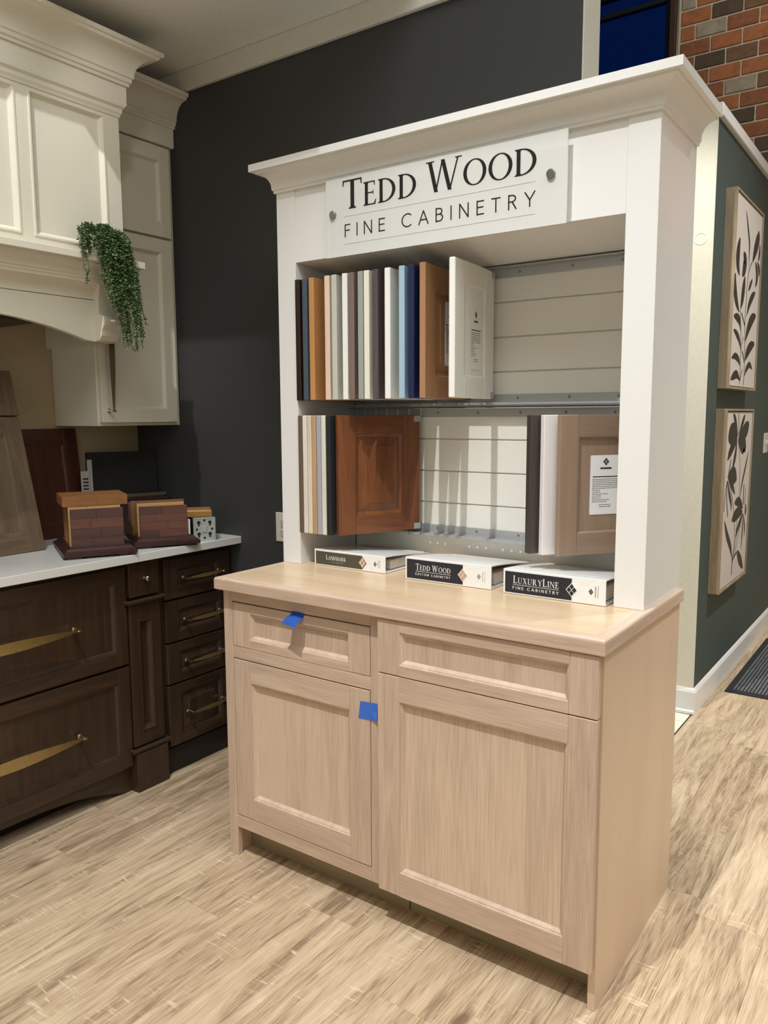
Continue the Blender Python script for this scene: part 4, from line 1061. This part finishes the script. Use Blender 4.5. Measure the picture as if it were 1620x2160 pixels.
board_on(ta, 'pale maple board in the middle of the left stand', .158, .030, .178, .146, .016, 4, [maple, teak], 6, 3)
board_on(ta, 'brown teak board near the back of the left stand', .196, .034, .178, .146, .018, 4, [teak], 7, 3)
board_on(ta, 'rearmost oak board of the left stand', .234, .030, .178, .146, .018, 4, [oakb], 8, 3)
board_on(tb, 'reddish walnut board lying highest at the front of the right stand', .062, .030, .178, .122, .018, 3, [wal2, wal2, walw], 13, 4)
board_on(tb, 'maple board behind the reddish walnut board of the right stand', .084, .024, .178, .132, .016, 3, [maple], 14, 3)
board_on(tb, 'olive-brown board third in the right stand', .122, .028, .182, .138, .016, 3, [teak], 15, 3)
board_on(tb, 'pale board near the back of the right stand', .160, .016, .182, .134, .016, 3, [maple, teak], 16, 3)
board_on(tb, 'red-brown board at the back of the right stand', .200, .010, .178, .128, .018, 3, [wal2], 17, 3)
# thick butcher block lying on the left boards
mA = Matrix.Translation(ta.location) @ Matrix.Rotation(ang, 4, 'Z')
bb = thing('butcher_block', 'thick honey-coloured butcher block lying across the boards of the left stand', 'wood sample', mA @ Vector((.012, .074, .1772)), rotz=ang)
obj('block', B(0, .222, 0, .180, 0, .036, c=.0015), oakb, bb, local=True)
for k, (a, b) in enumerate(((0, .05), (.05, .12), (.12, .175), (.175, .222))):
    obj('stave', B(a+.0004, b-.0004, .001, .179, .0355, .0366, c=.0003), oakb if k % 2 else butcher('oak_block_b', (128, 84, 46), (146, 98, 56)), bb, local=True)
    obj('stave', B(a+.0004, b-.0004, -.0007, .0005, .0005, .0355, c=.0002), oakb if k % 2 else bpy.data.materials['oak_block_b'], bb, local=True)
# small white switch box sample at the side of the right stand
mB = Matrix.Translation(tb.location) @ Matrix.Rotation(ang-.03, 4, 'Z')
sb = thing('sample_tag', 'small white plastic tag at the right end of the right stand boards', 'tag', mB @ Vector((.209, .034, .0392)), rotz=ang-.03)
obj('tag_body', B(0, .006, 0, .018, 0, .058, c=.001), plas, sb, local=True)
# grey plastic box with keyholes and golden board on top
gb = thing('plastic_sample_box', 'small grey plastic box with keyhole cut-outs beneath the golden board', 'box', (-1.815, .408, CT), rotz=1.05)
gm = paint('grey_plastic', (168, 172, 164), .5, .02)
bk = paint('box_dark', (30, 28, 28), .7)
obj('box_body', B(0, .088, .004, .20, 0, .094, c=.002), bk, gb, local=True)
bm = bmesh.new()
box(bm, 0, .088, -.001, .004, 0, .007, c=.0006); box(bm, 0, .088, -.001, .004, .087, .094, c=.0006)
box(bm, 0, .007, -.001, .004, .007, .087, c=.0006); box(bm, .081, .088, -.001, .004, .007, .087, c=.0006)
box(bm, .007, .081, 0, .003, .007, .087)
obj('grid_plate', done(bm), gm, gb, local=True)
def keyhole(u, v, s=1, flip=1):
    bm = bmesh.new()
    pts = ell(u, v, .0072*s, .0072*s, -60 if flip > 0 else 120, 240 if flip > 0 else 420, 12)
    pts += [(u-.0032*s, v-flip*.014*s), (u+.0032*s, v-flip*.014*s)] if flip > 0 else [(u+.0032*s, v+.014*s), (u-.0032*s, v+.014*s)]
    prism(bm, pts, -.0004, .0002, lambda a, b, d: Vector((a, d, b)))
    obj('keyhole', done(bm), bk, gb, local=True)
keyhole(.022, .074, 1, 1); keyhole(.066, .074, 1, 1); keyhole(.022, .028, 1, 1); keyhole(.066, .028, 1, 1)
for u, v in ((.044, .082), (.044, .012), (.014, .047), (.074, .047)):
    bm = bmesh.new(); cyl(bm, (u, .0002, v), (u, -.0004, v), .0048, n=14); obj('keyhole', done(bm), bk, gb, local=True)
obj('centre_block', B(.034, .054, -.003, .0005, .034, .060, c=.001), gm, gb, local=True)
gd = thing('golden_board', 'small golden wood board resting on the grey plastic box', 'wood sample', (-1.885, .375, CT+.0945), rotz=.85)
bm = bmesh.new()
def lp(i, z, L_=.145, D_=.115): return [Vector((i, i, z)), Vector((L_-i, i, z)), Vector((L_-i, D_-i, z)), Vector((i, D_-i, z))]
loops(bm, [lp(0, 0), lp(0, .020), lp(.006, .027), lp(.03, .028)], 0, True, True)
obj('board', done(bm), gold, gd, local=True)

# leaning sample doors
wz = [(.3, (84, 66, 48)), (.5, (108, 88, 66)), (.72, (128, 106, 82))]
wzv = wood('weathered_wood', wz, 'z', fine=.35, rough=.6); wzh = wood('weathered_wood_rail', wz, 'y', fine=.35, rough=.6)
lean = math.atan2(.175, .66)
ld = thing('leaning_cabinet_sample', 'weathered grey-brown cabinet front sample leaning at the left edge of the worktop', 'sample door', (-2.128, -.032, CT+.0022), rot=(0, -lean, 0))
f = lambda a, o, h: Vector((o-.022, -.46+a, h))
front('door', .46, .508, .022, f, (wzv, wzh), ld, st=.062, rt=.062, prof=.014, depth=.009, local=True)
f = lambda a, o, h: Vector((o-.020, -.46+a, .513+h))
front('drawer', .46, .172, .024, f, (wzv, wzh), ld, st=.055, rt=.040, prof=.014, depth=.009, local=True)
chd = [(.3, (56, 26, 16)), (.5, (70, 33, 21)), (.72, (84, 42, 26))]
cv_ = wood('dark_cherry', chd, 'z', fine=.25, rough=.4); ch_ = wood('dark_cherry_rail', chd, 'y', fine=.25, rough=.4)
cd = thing('leaning_cherry_door', 'dark red-brown cherry door leaning on the wall behind the left stand', 'sample door', (-2.345, .296, CT+.0015), rot=(0, -math.atan2(.052, .44), 0))
front('door', .40, .446, .020, lambda a, o, h: Vector((o-.020, -.40+a, h)), (cv_, ch_), cd, st=.060, rt=.060, prof=.012, depth=.008, local=True)
bd = thing('leaning_black_panel', 'plain black panel leaning in the dark corner behind the boards', 'panel', (-2.375, .330, CT), rot=(0, -math.atan2(.03, .34), -.40))
obj('panel_board', B(-.018, 0, 0, .300, 0, .342, c=.001), paint('black_panel', (14, 14, 14), .6), bd, local=True)
# pale hinge strip with dark bars, and steel bar behind the right stand
hs = thing('swatch_strip', 'pale strip with short dark bars standing beside the black panel', 'sample strip', (-2.320, .262, CT), rot=(0, -.05, -.35))
stp = paint('strip_plastic', (170, 162, 152), .5)
obj('strip', B(-.004, 0, 0, .036, 0, .268, c=.001), stp, hs, local=True)
obj('strip', B(-.014, -.008, .030, .050, 0, .315, c=.001), stp, hs, local=True)
for k in range(7):
    obj('bar', B(.0001, .001, .008, .030, .232-.014*k, .239-.014*k), bk, hs, local=True)
sbar = obj('steel_bar', B(0, .012, 0, .235, .145, .160, c=.001), metal('bar_steel', (196, 184, 160), .35), None)
sbar.location = (-2.30, .395, CT-.145+.142); sbar.rotation_euler = (0, 0, -.28)
sbar.location.z = 1.060-.145
tag(sbar, 'bright steel bar edge behind the right stand of boards', 'bar')
sbx = obj('storage_box', B(0, .10, 0, .22, 0, .145, c=.002), paint('box_brown', (52, 30, 24), .6), None)
sbx.location = (-2.335, .405, CT); sbx.rotation_euler = (0, 0, -.28)
tag(sbx, 'dark brown box behind the right stand carrying the steel bar', 'box')

# ------------------------------------------------------------------ trailing plant on the hood mantel
pr = random.Random(21)
tp_ = thing('trailing_plant', 'green trailing string plant spilling from a small white pot on the hood mantel', 'plant', (-1.878, .095, 1.9685))
pot_m = paint('pot_glaze', (232, 230, 222), .3)
bm = bmesh.new()
prf = [(.0, .0), (.020, .0), (.024, .004), (.030, .05), (.031, .056), (.028, .056), (.026, .048), (0, .046)]
loops(bm, [[Vector((-1.878+r_*cos(2*pi*k/28), .085+r_*sin(2*pi*k/28), 1.9685+z_)) for k in range(28)] for r_, z_ in prf if r_ > 0], 0, True, True)
obj('pot', done(bm), pot_m, tp_, smooth=True)
lg = []
for k, c in enumerate(((98, 126, 74), (120, 148, 92), (76, 102, 62))):
    m, nt, b = base_mat('leaf_green_%d' % k); b.inputs['Base Color'].default_value = lin(c); b.inputs['Roughness'].default_value = .45
    lg.append(m)
stem_m = paint('stem_green', (74, 96, 58), .6)
leaf = bmesh.new(); st_bm = bmesh.new()
def add_leaf(p, d, up, l, w_, mi):
    d = d.normalized(); s = d.cross(up).normalized(); n = s.cross(d).normalized()
    a = leaf.verts.new(p); e = leaf.verts.new(p+d*l)
    m1 = leaf.verts.new(p+d*l*.5+s*w_+n*w_*.25); m2 = leaf.verts.new(p+d*l*.5-s*w_+n*w_*.25); c = leaf.verts.new(p+d*l*.5-n*w_*.35)
    q1 = leaf.verts.new(p+d*l*.85+s*w_*.6); q2 = leaf.verts.new(p+d*l*.85-s*w_*.6)
    for fce in ((a, m1, c), (a, c, m2), (m1, q1, c), (c, q2, m2), (q1, e, c), (c, e, q2)):
        leaf.faces.new(fce).material_index = mi
def strand(y0, top, ylow, zlow, x0, bulge):
    P = []
    c = Vector((-1.878, .085, 2.018))
    edge = Vector((x0, y0, top))
    n1 = 5
    for i in range(n1): 
        s = i/n1; p = c.lerp(edge, s); p.z += .030*sin(pi*s*.9)
        P.append(p)
    n2 = max(4, int((top-zlow)/.012))
    for i in range(n2+1):
        s = i/n2
        P.append(Vector((x0+bulge*sin(min(1, s*1.6)*pi/2)*.5+.002*sin(s*9+y0*90), y0+(ylow-y0)*s**1.1+.004*sin(s*11+y0*200), top-(top-zlow)*s)))
    tube(st_bm, P, .0009, n=4)
    for i in range(1, len(P)-1):
        d = (P[i+1]-P[i]).normalized()
        for r_ in range(2):
            for side in ((-1, 1)):
                if pr.random() < .14: continue
                th = pr.uniform(0, 2*pi)
                o_ = d.orthogonal().normalized(); b_ = d.cross(o_)
                out = (o_*cos(th)+b_*sin(th))*side+d*pr.uniform(.1, .7)
                base = P[i].lerp(P[i+1], pr.random())
                add_leaf(base, out, d, pr.uniform(.0085, .0135), pr.uniform(.0028, .0044), pr.choice((0, 0, 1, 2)))
for k in range(20):      # short veil on the left
    y0 = pr.uniform(-.018, .045); strand(y0, pr.uniform(2.015, 2.05), y0+.004, pr.uniform(1.95, 1.985), pr.uniform(-1.862, -1.840), .006)
strand(-.008, 2.03, .000, 1.860, -1.846, .004); strand(.004, 2.03, .006, 1.868, -1.844, .004)
for k in range(92):     # main body
    u = pr.random(); y0 = .045+.135*u
    ylow = .090+.125*min(1, u*1.05)+pr.uniform(-.01, .01)
    zlow = pr.choice((pr.uniform(1.645, 1.70), pr.uniform(1.70, 1.80), pr.uniform(1.78, 1.92))) if u > .3 else pr.uniform(1.76, 1.93)
    strand(y0, 2.045-.035*abs(u-.35)+pr.uniform(-.02, .01), ylow, zlow, pr.uniform(-1.852, -1.822), pr.uniform(0, .02))
o = obj('foliage', leaf, lg, tp_); o['kind'] = 'stuff'
obj('stems', done(st_bm), stem_m, tp_)
